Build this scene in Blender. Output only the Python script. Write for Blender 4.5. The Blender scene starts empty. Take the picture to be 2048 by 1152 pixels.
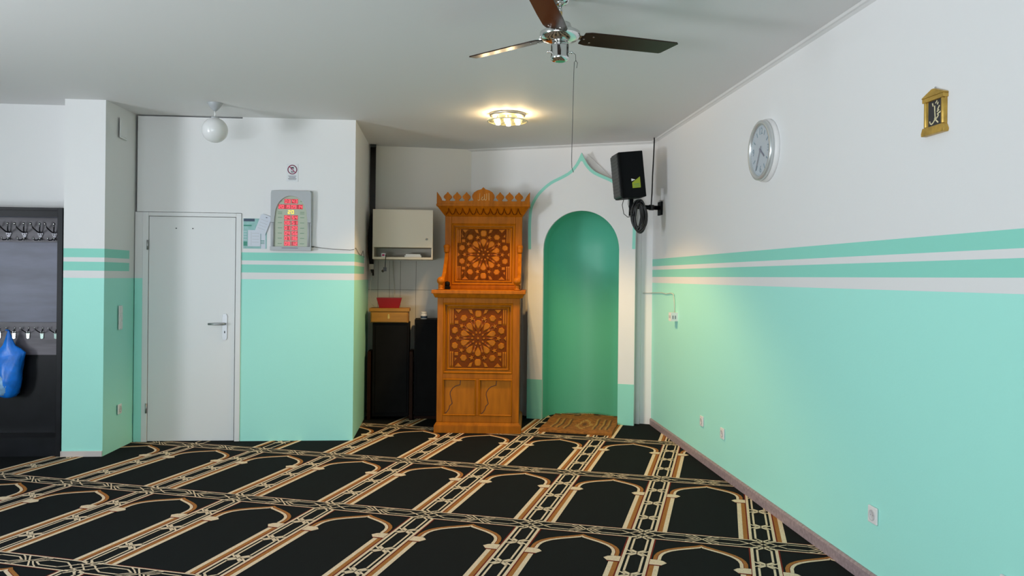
import bpy, bmesh, math, random
from mathutils import Matrix, Vector

S = bpy.context.scene
C = S.collection
rnd = random.Random(7)
sin, cos, pi = math.sin, math.cos, math.pi

# ------------------------------------------------------------------ camera
# Room axes: x along the door wall, y along the long right wall, z up.
YAW, ROLL, EYE = 0.08753, 0.01035, 1.46
cam_data = bpy.data.cameras.new('camera')
cam_data.sensor_width = 36.0
cam_data.lens = 1619.62 / 2048 * 36.0
cam_data.shift_y = -(576 - 554.2) / 2048
cam_data.clip_start = 0.05
cam = bpy.data.objects.new('camera', cam_data)
C.objects.link(cam)
fw = Vector((sin(YAW), cos(YAW), 0))
rt0 = Vector((cos(YAW), -sin(YAW), 0))
up0 = Vector((0, 0, 1))
rt = rt0 * cos(ROLL) + up0 * sin(ROLL)
up = up0 * cos(ROLL) - rt0 * sin(ROLL)
cam.matrix_world = Matrix(((rt.x, up.x, -fw.x, 0), (rt.y, up.y, -fw.y, 0), (rt.z, up.z, -fw.z, EYE), (0, 0, 0, 1)))
S.camera = cam

# ------------------------------------------------------------------ world, window daylight, added fills, exposure
S.view_settings.view_transform = 'Standard'
S.view_settings.look = 'None'
S.view_settings.exposure = 0.0
S.view_settings.gamma = 1.0
S.view_settings.use_curve_mapping = False
w = bpy.data.worlds.new('world'); S.world = w
w.use_nodes = True
w.node_tree.nodes['Background'].inputs[0].default_value = (0.55, 0.68, 0.9, 1)
w.node_tree.nodes['Background'].inputs[1].default_value = 0.5


def area_light(name, loc, target, sx, sy, power, color):
    d = bpy.data.lights.new(name, 'AREA')
    d.shape = 'RECTANGLE'; d.size = sx; d.size_y = sy; d.energy = power; d.color = color
    o = bpy.data.objects.new(name, d); C.objects.link(o)
    o.location = loc
    o.rotation_euler = (Vector(target) - Vector(loc)).to_track_quat('-Z', 'Y').to_euler()
    return o


area_light('daylight_left_window', (-6.16, 2.0, 1.50), (0, 2.0, 0.9), 1.5, 2.0, 134, (0.91, 0.94, 1.0))
area_light('rear_fill', (-3.0, -2.14, 1.50), (-3.0, 3.0, 1.1), 3.6, 2.0, 42, (0.94, 0.955, 1.0))  # general fill, shining in from an added rear window
# upward fill lamps, added to brighten the ceiling
g1 = area_light('ceiling_fill_left', (-6.12, 2.0, 0.75), (-2.6, 3.4, 2.835), 1.5, 0.5, 52, (0.86, 0.93, 1.0)); g1.data.spread = math.radians(95)
g2 = area_light('ceiling_fill_rear', (-2.6, -2.10, 0.75), (-0.4, 2.6, 2.835), 3.4, 0.5, 52, (0.86, 0.93, 1.0)); g2.data.spread = math.radians(95)

H = 2.835          # ceiling height
XR = 2.072         # right wall
YD = 7.266         # door wall
XN = -0.765        # side of the recess beside the pulpit
XL, YB = -6.2, -2.2
WS = 0.009          # the right wall opens out slightly towards the back
QA = -0.4229       # angle of the prayer-niche wall
QC = Vector((2.14, 7.94, 0))
QD = Vector((cos(QA), sin(QA), 0))
QN = Vector((sin(QA), -cos(QA), 0))


# ------------------------------------------------------------------ materials
def mat(name, col, rough=0.6, metal=0.0, noise=0.0, nscale=8.0, bump=0.0, bscale=60.0, coat=0.0, emit=None, estr=0.0, spec=None, stretch=None):
    m = bpy.data.materials.new(name); m.use_nodes = True
    nt = m.node_tree; b = nt.nodes['Principled BSDF']
    b.inputs['Base Color'].default_value = (*col, 1)
    b.inputs['Roughness'].default_value = rough
    b.inputs['Metallic'].default_value = metal
    if coat: b.inputs['Coat Weight'].default_value = coat; b.inputs['Coat Roughness'].default_value = 0.15
    if spec is not None: b.inputs['Specular IOR Level'].default_value = spec
    if emit: b.inputs['Emission Color'].default_value = (*emit, 1); b.inputs['Emission Strength'].default_value = estr
    tc = nt.nodes.new('ShaderNodeTexCoord')
    src = tc.outputs['Object']
    if stretch:
        mp = nt.nodes.new('ShaderNodeMapping'); mp.inputs['Scale'].default_value = stretch
        nt.links.new(src, mp.inputs['Vector']); src = mp.outputs['Vector']
    if noise:
        n = nt.nodes.new('ShaderNodeTexNoise'); n.inputs['Scale'].default_value = nscale; n.inputs['Detail'].default_value = 4
        nt.links.new(src, n.inputs['Vector'])
        r = nt.nodes.new('ShaderNodeValToRGB')
        r.color_ramp.elements[0].position = 0.3; r.color_ramp.elements[1].position = 0.7
        r.color_ramp.elements[0].color = (*[c * (1 - noise) for c in col], 1)
        r.color_ramp.elements[1].color = (*[min(1, c * (1 + noise)) for c in col], 1)
        nt.links.new(n.outputs['Fac'], r.inputs['Fac']); nt.links.new(r.outputs['Color'], b.inputs['Base Color'])
    if bump:
        n2 = nt.nodes.new('ShaderNodeTexNoise'); n2.inputs['Scale'].default_value = bscale; n2.inputs['Detail'].default_value = 3
        nt.links.new(src, n2.inputs['Vector'])
        bp = nt.nodes.new('ShaderNodeBump'); bp.inputs['Strength'].default_value = bump; bp.inputs['Distance'].default_value = 0.004
        nt.links.new(n2.outputs['Fac'], bp.inputs['Height']); nt.links.new(bp.outputs['Normal'], b.inputs['Normal'])
    return m


WHITE = (0.80, 0.80, 0.80)
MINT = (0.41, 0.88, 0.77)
SEA = (0.28, 0.72, 0.60)


def striped_paint(name, mask_axis=None, lo=-99, hi=99, lower_lo=-99, lower_hi=99):
    """Wall paint: white with two sea-green stripes over a mint lower part (bands by height, painted between two limits)."""
    m = bpy.data.materials.new(name); m.use_nodes = True
    nt = m.node_tree; b = nt.nodes['Principled BSDF']; b.inputs['Roughness'].default_value = 0.55
    b.inputs['Specular IOR Level'].default_value = 0.3
    g = nt.nodes.new('ShaderNodeNewGeometry'); sx = nt.nodes.new('ShaderNodeSeparateXYZ')
    nt.links.new(g.outputs['Position'], sx.inputs[0])
    dv = nt.nodes.new('ShaderNodeMath'); dv.operation = 'DIVIDE'; dv.inputs[1].default_value = 3.0
    nt.links.new(sx.outputs['Z'], dv.inputs[0])
    r = nt.nodes.new('ShaderNodeValToRGB'); cr = r.color_ramp; cr.interpolation = 'CONSTANT'
    cr.elements[0].position = 0; cr.elements[0].color = (*MINT, 1)
    cr.elements[1].position = 1.413 / 3; cr.elements[1].color = (*WHITE, 1)
    for z, c in ((1.466, SEA), (1.537, WHITE), (1.573, SEA), (1.651, WHITE)):
        e = cr.elements.new(z / 3); e.color = (*c, 1)
    nt.links.new(dv.outputs[0], r.inputs['Fac'])
    out = r.outputs['Color']
    if mask_axis:
        def rng(a, c):
            m1 = nt.nodes.new('ShaderNodeMath'); m1.operation = 'GREATER_THAN'; m1.inputs[1].default_value = a
            m2 = nt.nodes.new('ShaderNodeMath'); m2.operation = 'LESS_THAN'; m2.inputs[1].default_value = c
            mm = nt.nodes.new('ShaderNodeMath'); mm.operation = 'MULTIPLY'
            nt.links.new(sx.outputs[mask_axis], m1.inputs[0]); nt.links.new(sx.outputs[mask_axis], m2.inputs[0])
            nt.links.new(m1.outputs[0], mm.inputs[0]); nt.links.new(m2.outputs[0], mm.inputs[1])
            return mm.outputs[0]
        stripes = rng(lo, hi); lower = rng(lower_lo, lower_hi)
        lz = nt.nodes.new('ShaderNodeMath'); lz.operation = 'LESS_THAN'; lz.inputs[1].default_value = 1.44
        nt.links.new(sx.outputs['Z'], lz.inputs[0])
        ml = nt.nodes.new('ShaderNodeMath'); ml.operation = 'MULTIPLY'
        nt.links.new(lz.outputs[0], ml.inputs[0]); nt.links.new(lower, ml.inputs[1])
        mx = nt.nodes.new('ShaderNodeMath'); mx.operation = 'MAXIMUM'
        nt.links.new(ml.outputs[0], mx.inputs[0]); nt.links.new(stripes, mx.inputs[1])
        mix = nt.nodes.new('ShaderNodeMix'); mix.data_type = 'RGBA'
        nt.links.new(mx.outputs[0], mix.inputs['Factor'])
        mix.inputs[6].default_value = (*WHITE, 1)
        nt.links.new(out, mix.inputs[7]); out = mix.outputs[2]
    nt.links.new(out, b.inputs['Base Color'])
    n2 = nt.nodes.new('ShaderNodeTexNoise'); n2.inputs['Scale'].default_value = 90; n2.inputs['Detail'].default_value = 3
    nt.links.new(g.outputs['Position'], n2.inputs['Vector'])
    bp = nt.nodes.new('ShaderNodeBump'); bp.inputs['Strength'].default_value = 0.12; bp.inputs['Distance'].default_value = 0.003
    nt.links.new(n2.outputs['Fac'], bp.inputs['Height']); nt.links.new(bp.outputs['Normal'], b.inputs['Normal'])
    return m


M = {}
M['stripes'] = striped_paint('striped_wall_paint')
M['door_wall'] = striped_paint('striped_door_wall_paint', 'X', -1.741, 5, -2.9, 5)
M['pillar'] = striped_paint('striped_pillar_paint', 'Y', -9, 7.17, -9, 9)
M['recess_side'] = striped_paint('striped_recess_paint', 'Y', -9, 8.18, -9, 9)
M['white'] = mat('white_wall_paint', WHITE, 0.6, bump=0.1, bscale=90)
M['ceiling'] = mat('ceiling_paint', (0.78, 0.78, 0.78), 0.7, bump=0.08, bscale=70)
M['sea'] = mat('sea_green_paint', SEA, 0.5, bump=0.08)
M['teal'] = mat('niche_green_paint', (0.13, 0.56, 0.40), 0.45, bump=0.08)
M['trim'] = mat('white_trim', (0.72, 0.72, 0.72), 0.5)
M['door'] = mat('white_door_lacquer', (0.74, 0.75, 0.75), 0.35, bump=0.02)
M['base'] = mat('mauve_wood_laminate', (0.33, 0.25, 0.26), 0.45, noise=0.25, nscale=6, stretch=(8, 1, 8))
M['base_pale'] = mat('pale_laminate', (0.62, 0.55, 0.52), 0.5)
M['steel'] = mat('brushed_steel', (0.40, 0.41, 0.42), 0.42, 1.0)
M['chrome'] = mat('chrome', (0.72, 0.72, 0.71), 0.12, 1.0)
M['blade'] = mat('glossy_walnut', (0.028, 0.014, 0.009), 0.25, noise=0.3, nscale=5, stretch=(1, 12, 12), spec=0.22)
M['black'] = mat('black_plastic', (0.004, 0.005, 0.006), 0.55, spec=0.1)
M['rubber'] = mat('black_rubber', (0.010, 0.010, 0.011), 0.4)
M['dark'] = mat('dark_void', (0.01, 0.01, 0.01), 0.9)
M['plastic'] = mat('white_plastic', (0.80, 0.79, 0.78), 0.35)
M['plastic_grey'] = mat('grey_plastic', (0.42, 0.44, 0.46), 0.4)
M['plastic_shade'] = mat('pale_grey_plastic', (0.62, 0.61, 0.61), 0.4)
M['wood'] = mat('honey_walnut', (0.36, 0.105, 0.003), 0.42, noise=0.2, nscale=3.0, stretch=(9, 9, 1.2), spec=0.12)
M['wood_tile'] = mat('honey_walnut_carving', (0.40, 0.125, 0.004), 0.42, noise=0.15, nscale=3.0, stretch=(9, 9, 1.2), spec=0.12)
M['wood_dark'] = mat('red_walnut_strapwork', (0.155, 0.034, 0.002), 0.4, noise=0.2, nscale=5, spec=0.05)
M['wood_ridge'] = mat('strap_ridge_highlight', (0.27, 0.055, 0.003), 0.28, spec=0.5)  # brighter than the straps: their highlights are put into the colour
M['groove'] = mat('burnt_groove', (0.05, 0.012, 0.005), 0.6)
M['gilt'] = mat('gilt_lettering', (0.50, 0.30, 0.10), 0.45, 0.2)
M['gold'] = mat('gold_frame', (0.52, 0.33, 0.07), 0.38, 0.55, noise=0.25, nscale=25)
M['gold_pale'] = mat('pale_gold_ink', (0.80, 0.72, 0.45), 0.4)
M['rug_black'] = mat('carpet_black', (0.0085, 0.0105, 0.0120), 0.95, noise=0.35, nscale=220, bump=0.5, bscale=600, spec=0.1)
M['rug_cream'] = mat('carpet_cream', (0.76, 0.63, 0.46), 0.95, noise=0.18, nscale=150, bump=0.5, bscale=600, spec=0.1)
M['rug_brown'] = mat('carpet_brown', (0.38, 0.16, 0.045), 0.95, noise=0.2, nscale=150, bump=0.5, bscale=600, spec=0.1)
M['rug_red'] = mat('carpet_red', (0.17, 0.022, 0.014), 0.95, noise=0.2, nscale=150, spec=0.1)
M['led_red'] = mat('red_led', (0.3, 0.0, 0.01), 0.4, emit=(1.0, 0.12, 0.16), estr=1.5)
M['led_yellow'] = mat('yellow_led', (0.4, 0.25, 0.0), 0.4, emit=(1.0, 0.62, 0.03), estr=1.6)
M['led_panel'] = mat('pale_green_panel', (0.42, 0.47, 0.36), 0.35)
M['led_off'] = mat('red_display_window', (0.30, 0.008, 0.015), 0.3, emit=(1.0, 0.02, 0.04), estr=0.22)
M['print_green'] = mat('green_print', (0.10, 0.25, 0.14), 0.6)
M['silver'] = mat('pale_silver_plastic', (0.62, 0.64, 0.64), 0.28, 0.55)
M['glass_rim'] = mat('frosted_glass_rim', (0.72, 0.66, 0.42), 0.2)
M['bulb'] = mat('lit_bulb', (1, 0.9, 0.7), 0.4, emit=(1.0, 0.80, 0.52), estr=22)
M['opal'] = mat('opal_glass', (0.80, 0.80, 0.80), 0.22)
M['paper'] = mat('white_paper', (0.66, 0.70, 0.78), 0.7)
M['paper_white'] = mat('sign_paper', (0.74, 0.76, 0.78), 0.5)
M['ink'] = mat('black_ink', (0.03, 0.03, 0.035), 0.6)
M['ink_grey'] = mat('grey_ink', (0.25, 0.25, 0.30), 0.6)
M['sign_red'] = mat('sign_red', (0.38, 0.03, 0.12), 0.5)
M['poster_teal'] = mat('poster_teal', (0.28, 0.52, 0.50), 0.5, noise=0.15, nscale=20)
M['poster_green'] = mat('poster_green', (0.04, 0.28, 0.20), 0.5)
M['poster_navy'] = mat('poster_navy', (0.03, 0.06, 0.11), 0.5)
M['sticker'] = mat('lime_sticker', (0.30, 0.38, 0.02), 0.4)
M['rack'] = mat('grey_wood_laminate', (0.115, 0.105, 0.125), 0.42, noise=0.3, nscale=3, stretch=(1, 8, 9))
M['rack_back'] = mat('slate_laminate', (0.135, 0.145, 0.21), 0.4, noise=0.25, nscale=2, stretch=(1, 4, 4))
M['rack_black'] = mat('black_lacquer', (0.008, 0.009, 0.012), 0.35, noise=0.2, spec=0.2)
M['cupboard_black'] = mat('matt_black_laminate', (0.006, 0.006, 0.007), 0.6, noise=0.2, spec=0.08)
M['gunmetal'] = mat('gunmetal', (0.10, 0.10, 0.11), 0.3, 1.0)
M['bag'] = mat('blue_plastic_bag', (0.008, 0.20, 0.80), 0.3, noise=0.25, nscale=14, bump=0.5, bscale=22)
M['bag_in'] = mat('pale_blue_plastic', (0.25, 0.48, 0.80), 0.4, noise=0.3, nscale=30, bump=0.4, bscale=40)
M['cream_box'] = mat('cream_cabinet', (0.70, 0.63, 0.52), 0.45)
M['pine'] = mat('yellow_pine', (0.36, 0.165, 0.012), 0.55, noise=0.18, nscale=3, stretch=(1.2, 9, 9))
M['brown_post'] = mat('dark_brown_wood', (0.022, 0.008, 0.005), 0.6, noise=0.2, nscale=4, spec=0.1)
M['bowl_red'] = mat('red_plastic', (0.30, 0.008, 0.015), 0.35)
M['kilim'] = mat('brown_kilim', (0.29, 0.105, 0.014), 0.95, noise=0.45, nscale=28, bump=0.6, bscale=200)
M['kilim_light'] = mat('kilim_gold', (0.40, 0.22, 0.05), 0.95, noise=0.4, nscale=60)
M['kilim_dark'] = mat('kilim_dark', (0.12, 0.05, 0.012), 0.95, noise=0.4, nscale=60)
M['tag_yellow'] = mat('pale_yellow_tag', (0.62, 0.44, 0.16), 0.5)
M['tile'] = mat('white_wall_panel', (0.66, 0.65, 0.61), 0.4)
M['seam'] = mat('panel_seam', (0.22, 0.21, 0.18), 0.7)
M['wire'] = mat('pale_wire', (0.55, 0.57, 0.52), 0.5)
M['wire_dark'] = mat('dark_wire', (0.05, 0.05, 0.05), 0.5)
M['dial'] = mat('clock_dial', (0.48, 0.53, 0.58), 0.4)
M['dial_ink'] = mat('clock_numerals', (0.22, 0.30, 0.36), 0.5)

# thin clear glass that lets light straight through
gm = bpy.data.materials.new('thin_clear_glass'); gm.use_nodes = True
_nt = gm.node_tree; _nt.nodes.clear()
_o = _nt.nodes.new('ShaderNodeOutputMaterial'); _mx = _nt.nodes.new('ShaderNodeMixShader')
_t = _nt.nodes.new('ShaderNodeBsdfTransparent'); _g = _nt.nodes.new('ShaderNodeBsdfGlossy')
_t.inputs[0].default_value = (0.92, 0.95, 0.88, 1); _g.inputs['Roughness'].default_value = 0.08
_lw = _nt.nodes.new('ShaderNodeLayerWeight'); _lw.inputs[0].default_value = 0.25
_ml = _nt.nodes.new('ShaderNodeMath'); _ml.operation = 'MULTIPLY'; _ml.inputs[1].default_value = 0.3
_nt.links.new(_lw.outputs['Fresnel'], _ml.inputs[0]); _nt.links.new(_ml.outputs[0], _mx.inputs[0]); _nt.links.new(_t.outputs[0], _mx.inputs[1]); _nt.links.new(_g.outputs[0], _mx.inputs[2])
_nt.links.new(_mx.outputs[0], _o.inputs[0])
M['clear'] = gm


# ------------------------------------------------------------------ mesh builder
class MB:
    def __init__(self):
        self.v, self.f, self.m, self.s = [], [], [], []
        self.T = Matrix.Identity(4)

    def add(self, vs, fs, m=0, smooth=False):
        n = len(self.v)
        self.v += [tuple(self.T @ Vector(p)) for p in vs]
        for f in fs:
            self.f.append([i + n for i in f]); self.m.append(m); self.s.append(smooth)
        return self

    def box(self, x0, x1, y0, y1, z0, z1, m=0):
        vs = [(x, y, z) for z in (z0, z1) for y in (y0, y1) for x in (x0, x1)]
        return self.add(vs, [(0, 2, 3, 1), (4, 5, 7, 6), (0, 1, 5, 4), (2, 6, 7, 3), (0, 4, 6, 2), (1, 3, 7, 5)], m)

    def prism(self, pts, a, b, plane='xz', m=0, smooth=False):
        """extrude a 2-D outline: plane xz -> along y, xy -> along z, yz -> along x"""
        def P(p, d):
            return {'xz': (p[0], d, p[1]), 'xy': (p[0], p[1], d), 'yz': (d, p[0], p[1])}[plane]
        n = len(pts)
        vs = [P(p, a) for p in pts] + [P(p, b) for p in pts]
        self.add(vs, [list(range(n)), list(range(2 * n - 1, n - 1, -1))] + [(i, (i + 1) % n, (i + 1) % n + n, i + n) for i in range(n)], m)
        if smooth:
            for q in range(n): self.s[-1 - q] = True
        return self

    def frustum(self, pts, a, pts2, b, plane='xz', m=0):
        def P(p, d):
            return {'xz': (p[0], d, p[1]), 'xy': (p[0], p[1], d), 'yz': (d, p[0], p[1])}[plane]
        n = len(pts)
        vs = [P(p, a) for p in pts] + [P(p, b) for p in pts2]
        self.add(vs, [list(range(n)), list(range(2 * n - 1, n - 1, -1))] + [(i, (i + 1) % n, (i + 1) % n + n, i + n) for i in range(n)], m)
        return self

    def ring(self, outer, inner, a, b, plane='xz', m=0):
        """solid between two matched open/closed outlines (same count), extruded a..b; outlines are open (ends get capped)"""
        def P(p, d):
            return {'xz': (p[0], d, p[1]), 'xy': (p[0], p[1], d), 'yz': (d, p[0], p[1])}[plane]
        n = len(outer)
        vs = [P(p, a) for p in outer] + [P(p, a) for p in inner] + [P(p, b) for p in outer] + [P(p, b) for p in inner]
        fs = []
        for i in range(n - 1):
            fs += [(i, i + 1, n + i + 1, n + i), (2 * n + i, 3 * n + i, 3 * n + i + 1, 2 * n + i + 1),
                   (i, 2 * n + i, 2 * n + i + 1, i + 1), (n + i, n + i + 1, 3 * n + i + 1, 3 * n + i)]
        fs += [(0, n, 3 * n, 2 * n), (n - 1, 3 * n - 1, 4 * n - 1, 2 * n - 1)]
        return self.add(vs, fs, m)

    def tube(self, pts, r, n=8, m=0, closed=False):
        P = [Vector(p) for p in pts]; k = len(P)
        rs = r if isinstance(r, (list, tuple)) else [r] * k
        vs, fs = [], []
        prev = None
        for i in range(k):
            if closed: t = (P[(i + 1) % k] - P[i - 1]).normalized()
            else: t = (P[min(i + 1, k - 1)] - P[max(i - 1, 0)]).normalized()
            if prev is None:
                a = Vector((0, 0, 1)) if abs(t.z) < 0.9 else Vector((1, 0, 0))
                u = t.cross(a).normalized()
            else:
                u = (prev - t * prev.dot(t)).normalized()
            prev = u; v = t.cross(u)
            for j in range(n):
                q = 2 * pi * j / n
                vs.append(tuple(P[i] + (u * cos(q) + v * sin(q)) * rs[i]))
        for i in range(k if closed else k - 1):
            for j in range(n):
                a, b = i * n + j, i * n + (j + 1) % n
                c, d = ((i + 1) % k) * n + (j + 1) % n, ((i + 1) % k) * n + j
                fs.append((a, b, c, d))
        caps = [] if closed else [list(range(n)), list(range((k - 1) * n, k * n))]
        self.add(vs, fs + caps, m, True)
        for q in range(len(caps)): self.s[-1 - q] = False
        return self

    def lathe(self, prof, c=(0, 0, 0), n=28, axis='z', m=0, smooth=True):
        vs, fs = [], []
        for r, h in prof:
            for j in range(n):
                q = 2 * pi * j / n
                a, b = r * cos(q), r * sin(q)
                p = {'z': (a, b, h), 'y': (a, h, b), 'x': (h, a, b)}[axis]
                vs.append((p[0] + c[0], p[1] + c[1], p[2] + c[2]))
        for i in range(len(prof) - 1):
            for j in range(n):
                fs.append((i * n + j, i * n + (j + 1) % n, (i + 1) * n + (j + 1) % n, (i + 1) * n + j))
        self.add(vs, fs + [list(range(n)), list(range((len(prof) - 1) * n, len(prof) * n))], m, smooth)
        self.s[-1] = self.s[-2] = False
        return self

    def ball(self, c, r, n=16, m=0, sz=1.0):
        return self.lathe([(max(1e-4, r * sin(pi * i / 10)), -r * cos(pi * i / 10) * sz) for i in range(11)], c, n, 'z', m)

    def flat(self, pts, y, m=0):
        """a flat outline facing -y"""
        return self.add([(p[0], y, p[1]) for p in pts], [list(range(len(pts)))], m)

    def stroke(self, pts, wd, y, t=0.0015, m=0):
        """a drawn line with a little body on a panel facing -y; pts are (x,z)"""
        for (a, b) in zip(pts[:-1], pts[1:]):
            dx, dz = b[0] - a[0], b[1] - a[1]; l = math.hypot(dx, dz) or 1e-6
            nx, nz = -dz / l * wd / 2, dx / l * wd / 2
            ex, ez = dx / l * wd * 0.3, dz / l * wd * 0.3
            self.prism([(a[0] - ex + nx, a[1] - ez + nz), (a[0] - ex - nx, a[1] - ez - nz), (b[0] + ex - nx, b[1] + ez - nz), (b[0] + ex + nx, b[1] + ez + nz)], y, y - t, 'xz', m)
        return self

    def build(self, name, mats, parent=None, loc=None, rotz=0.0, bevel=0.0, recalc=True):
        me = bpy.data.meshes.new(name)
        me.from_pydata(self.v, [], self.f)
        mats = mats if isinstance(mats, (list, tuple)) else [mats]
        for k in mats: me.materials.append(M[k])
        for p, mi, s in zip(me.polygons, self.m, self.s):
            p.material_index = mi; p.use_smooth = s
        if recalc:
            bm = bmesh.new(); bm.from_mesh(me)
            bmesh.ops.recalc_face_normals(bm, faces=bm.faces); bm.to_mesh(me); bm.free()
        o = bpy.data.objects.new(name, me); C.objects.link(o)
        if parent: o.parent = parent
        if loc: o.location = loc
        o.rotation_euler = (0, 0, rotz)
        if bevel:
            b = o.modifiers.new('bevel', 'BEVEL'); b.width = bevel; b.segments = 2; b.limit_method = 'ANGLE'; b.angle_limit = 0.6
        return o


def tag(o, label, cat, group=None):
    o['label'] = label; o['category'] = cat
    if group: o['group'] = group
    return o


def thing(name, label, cat, loc, rotz=0.0, group=None):
    o = bpy.data.objects.new(name, None); C.objects.link(o)
    o.empty_display_size = 0.1
    o.location = loc; o.rotation_euler = (0, 0, rotz)
    return tag(o, label, cat, group)


def struct(o):
    o['kind'] = 'structure'
    return o


def dup(root, loc, rotz, label, group=None):
    r = root.copy(); C.objects.link(r); r.location = loc; r.rotation_euler = (0, 0, rotz); r['label'] = label
    if group: r['group'] = group
    for ch in list(root.children):
        c = ch.copy(); C.objects.link(c); c.parent = r
        for g in list(ch.children):
            d = g.copy(); C.objects.link(d); d.parent = c
    return r


def xr(y): return 2.068 + WS * (y - 3.5)


def on_right(y, z):
    k = (2.068 - WS * 3.5) / (XR - WS * y)
    return (XR * k, y * k, EYE + (z - EYE) * k)


def rect(x0, x1, z0, z1): return [(x0, z0), (x1, z0), (x1, z1), (x0, z1)]


def q_point(t, z, off=0.0):
    """point on the prayer-niche wall: t to the right of the niche axis, off out into the room"""
    p = QC - QD * 0.738 + QD * t + QN * off
    return (p.x, p.y, z)


RZ = -pi / 2 - WS      # things on the right wall: local x runs towards the camera, -y out of the wall

# ------------------------------------------------------------------ floor: wall-to-wall prayer carpet
CW, CH = 0.65588, 1.31954
CA = -0.25682 - YAW
CO = Vector((cos(YAW) * -3.04284 + sin(YAW) * 5.62136, -sin(YAW) * -3.04284 + cos(YAW) * 5.62136))
CU = Vector((cos(CA), sin(CA))); CV = Vector((-sin(CA), cos(CA)))


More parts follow.
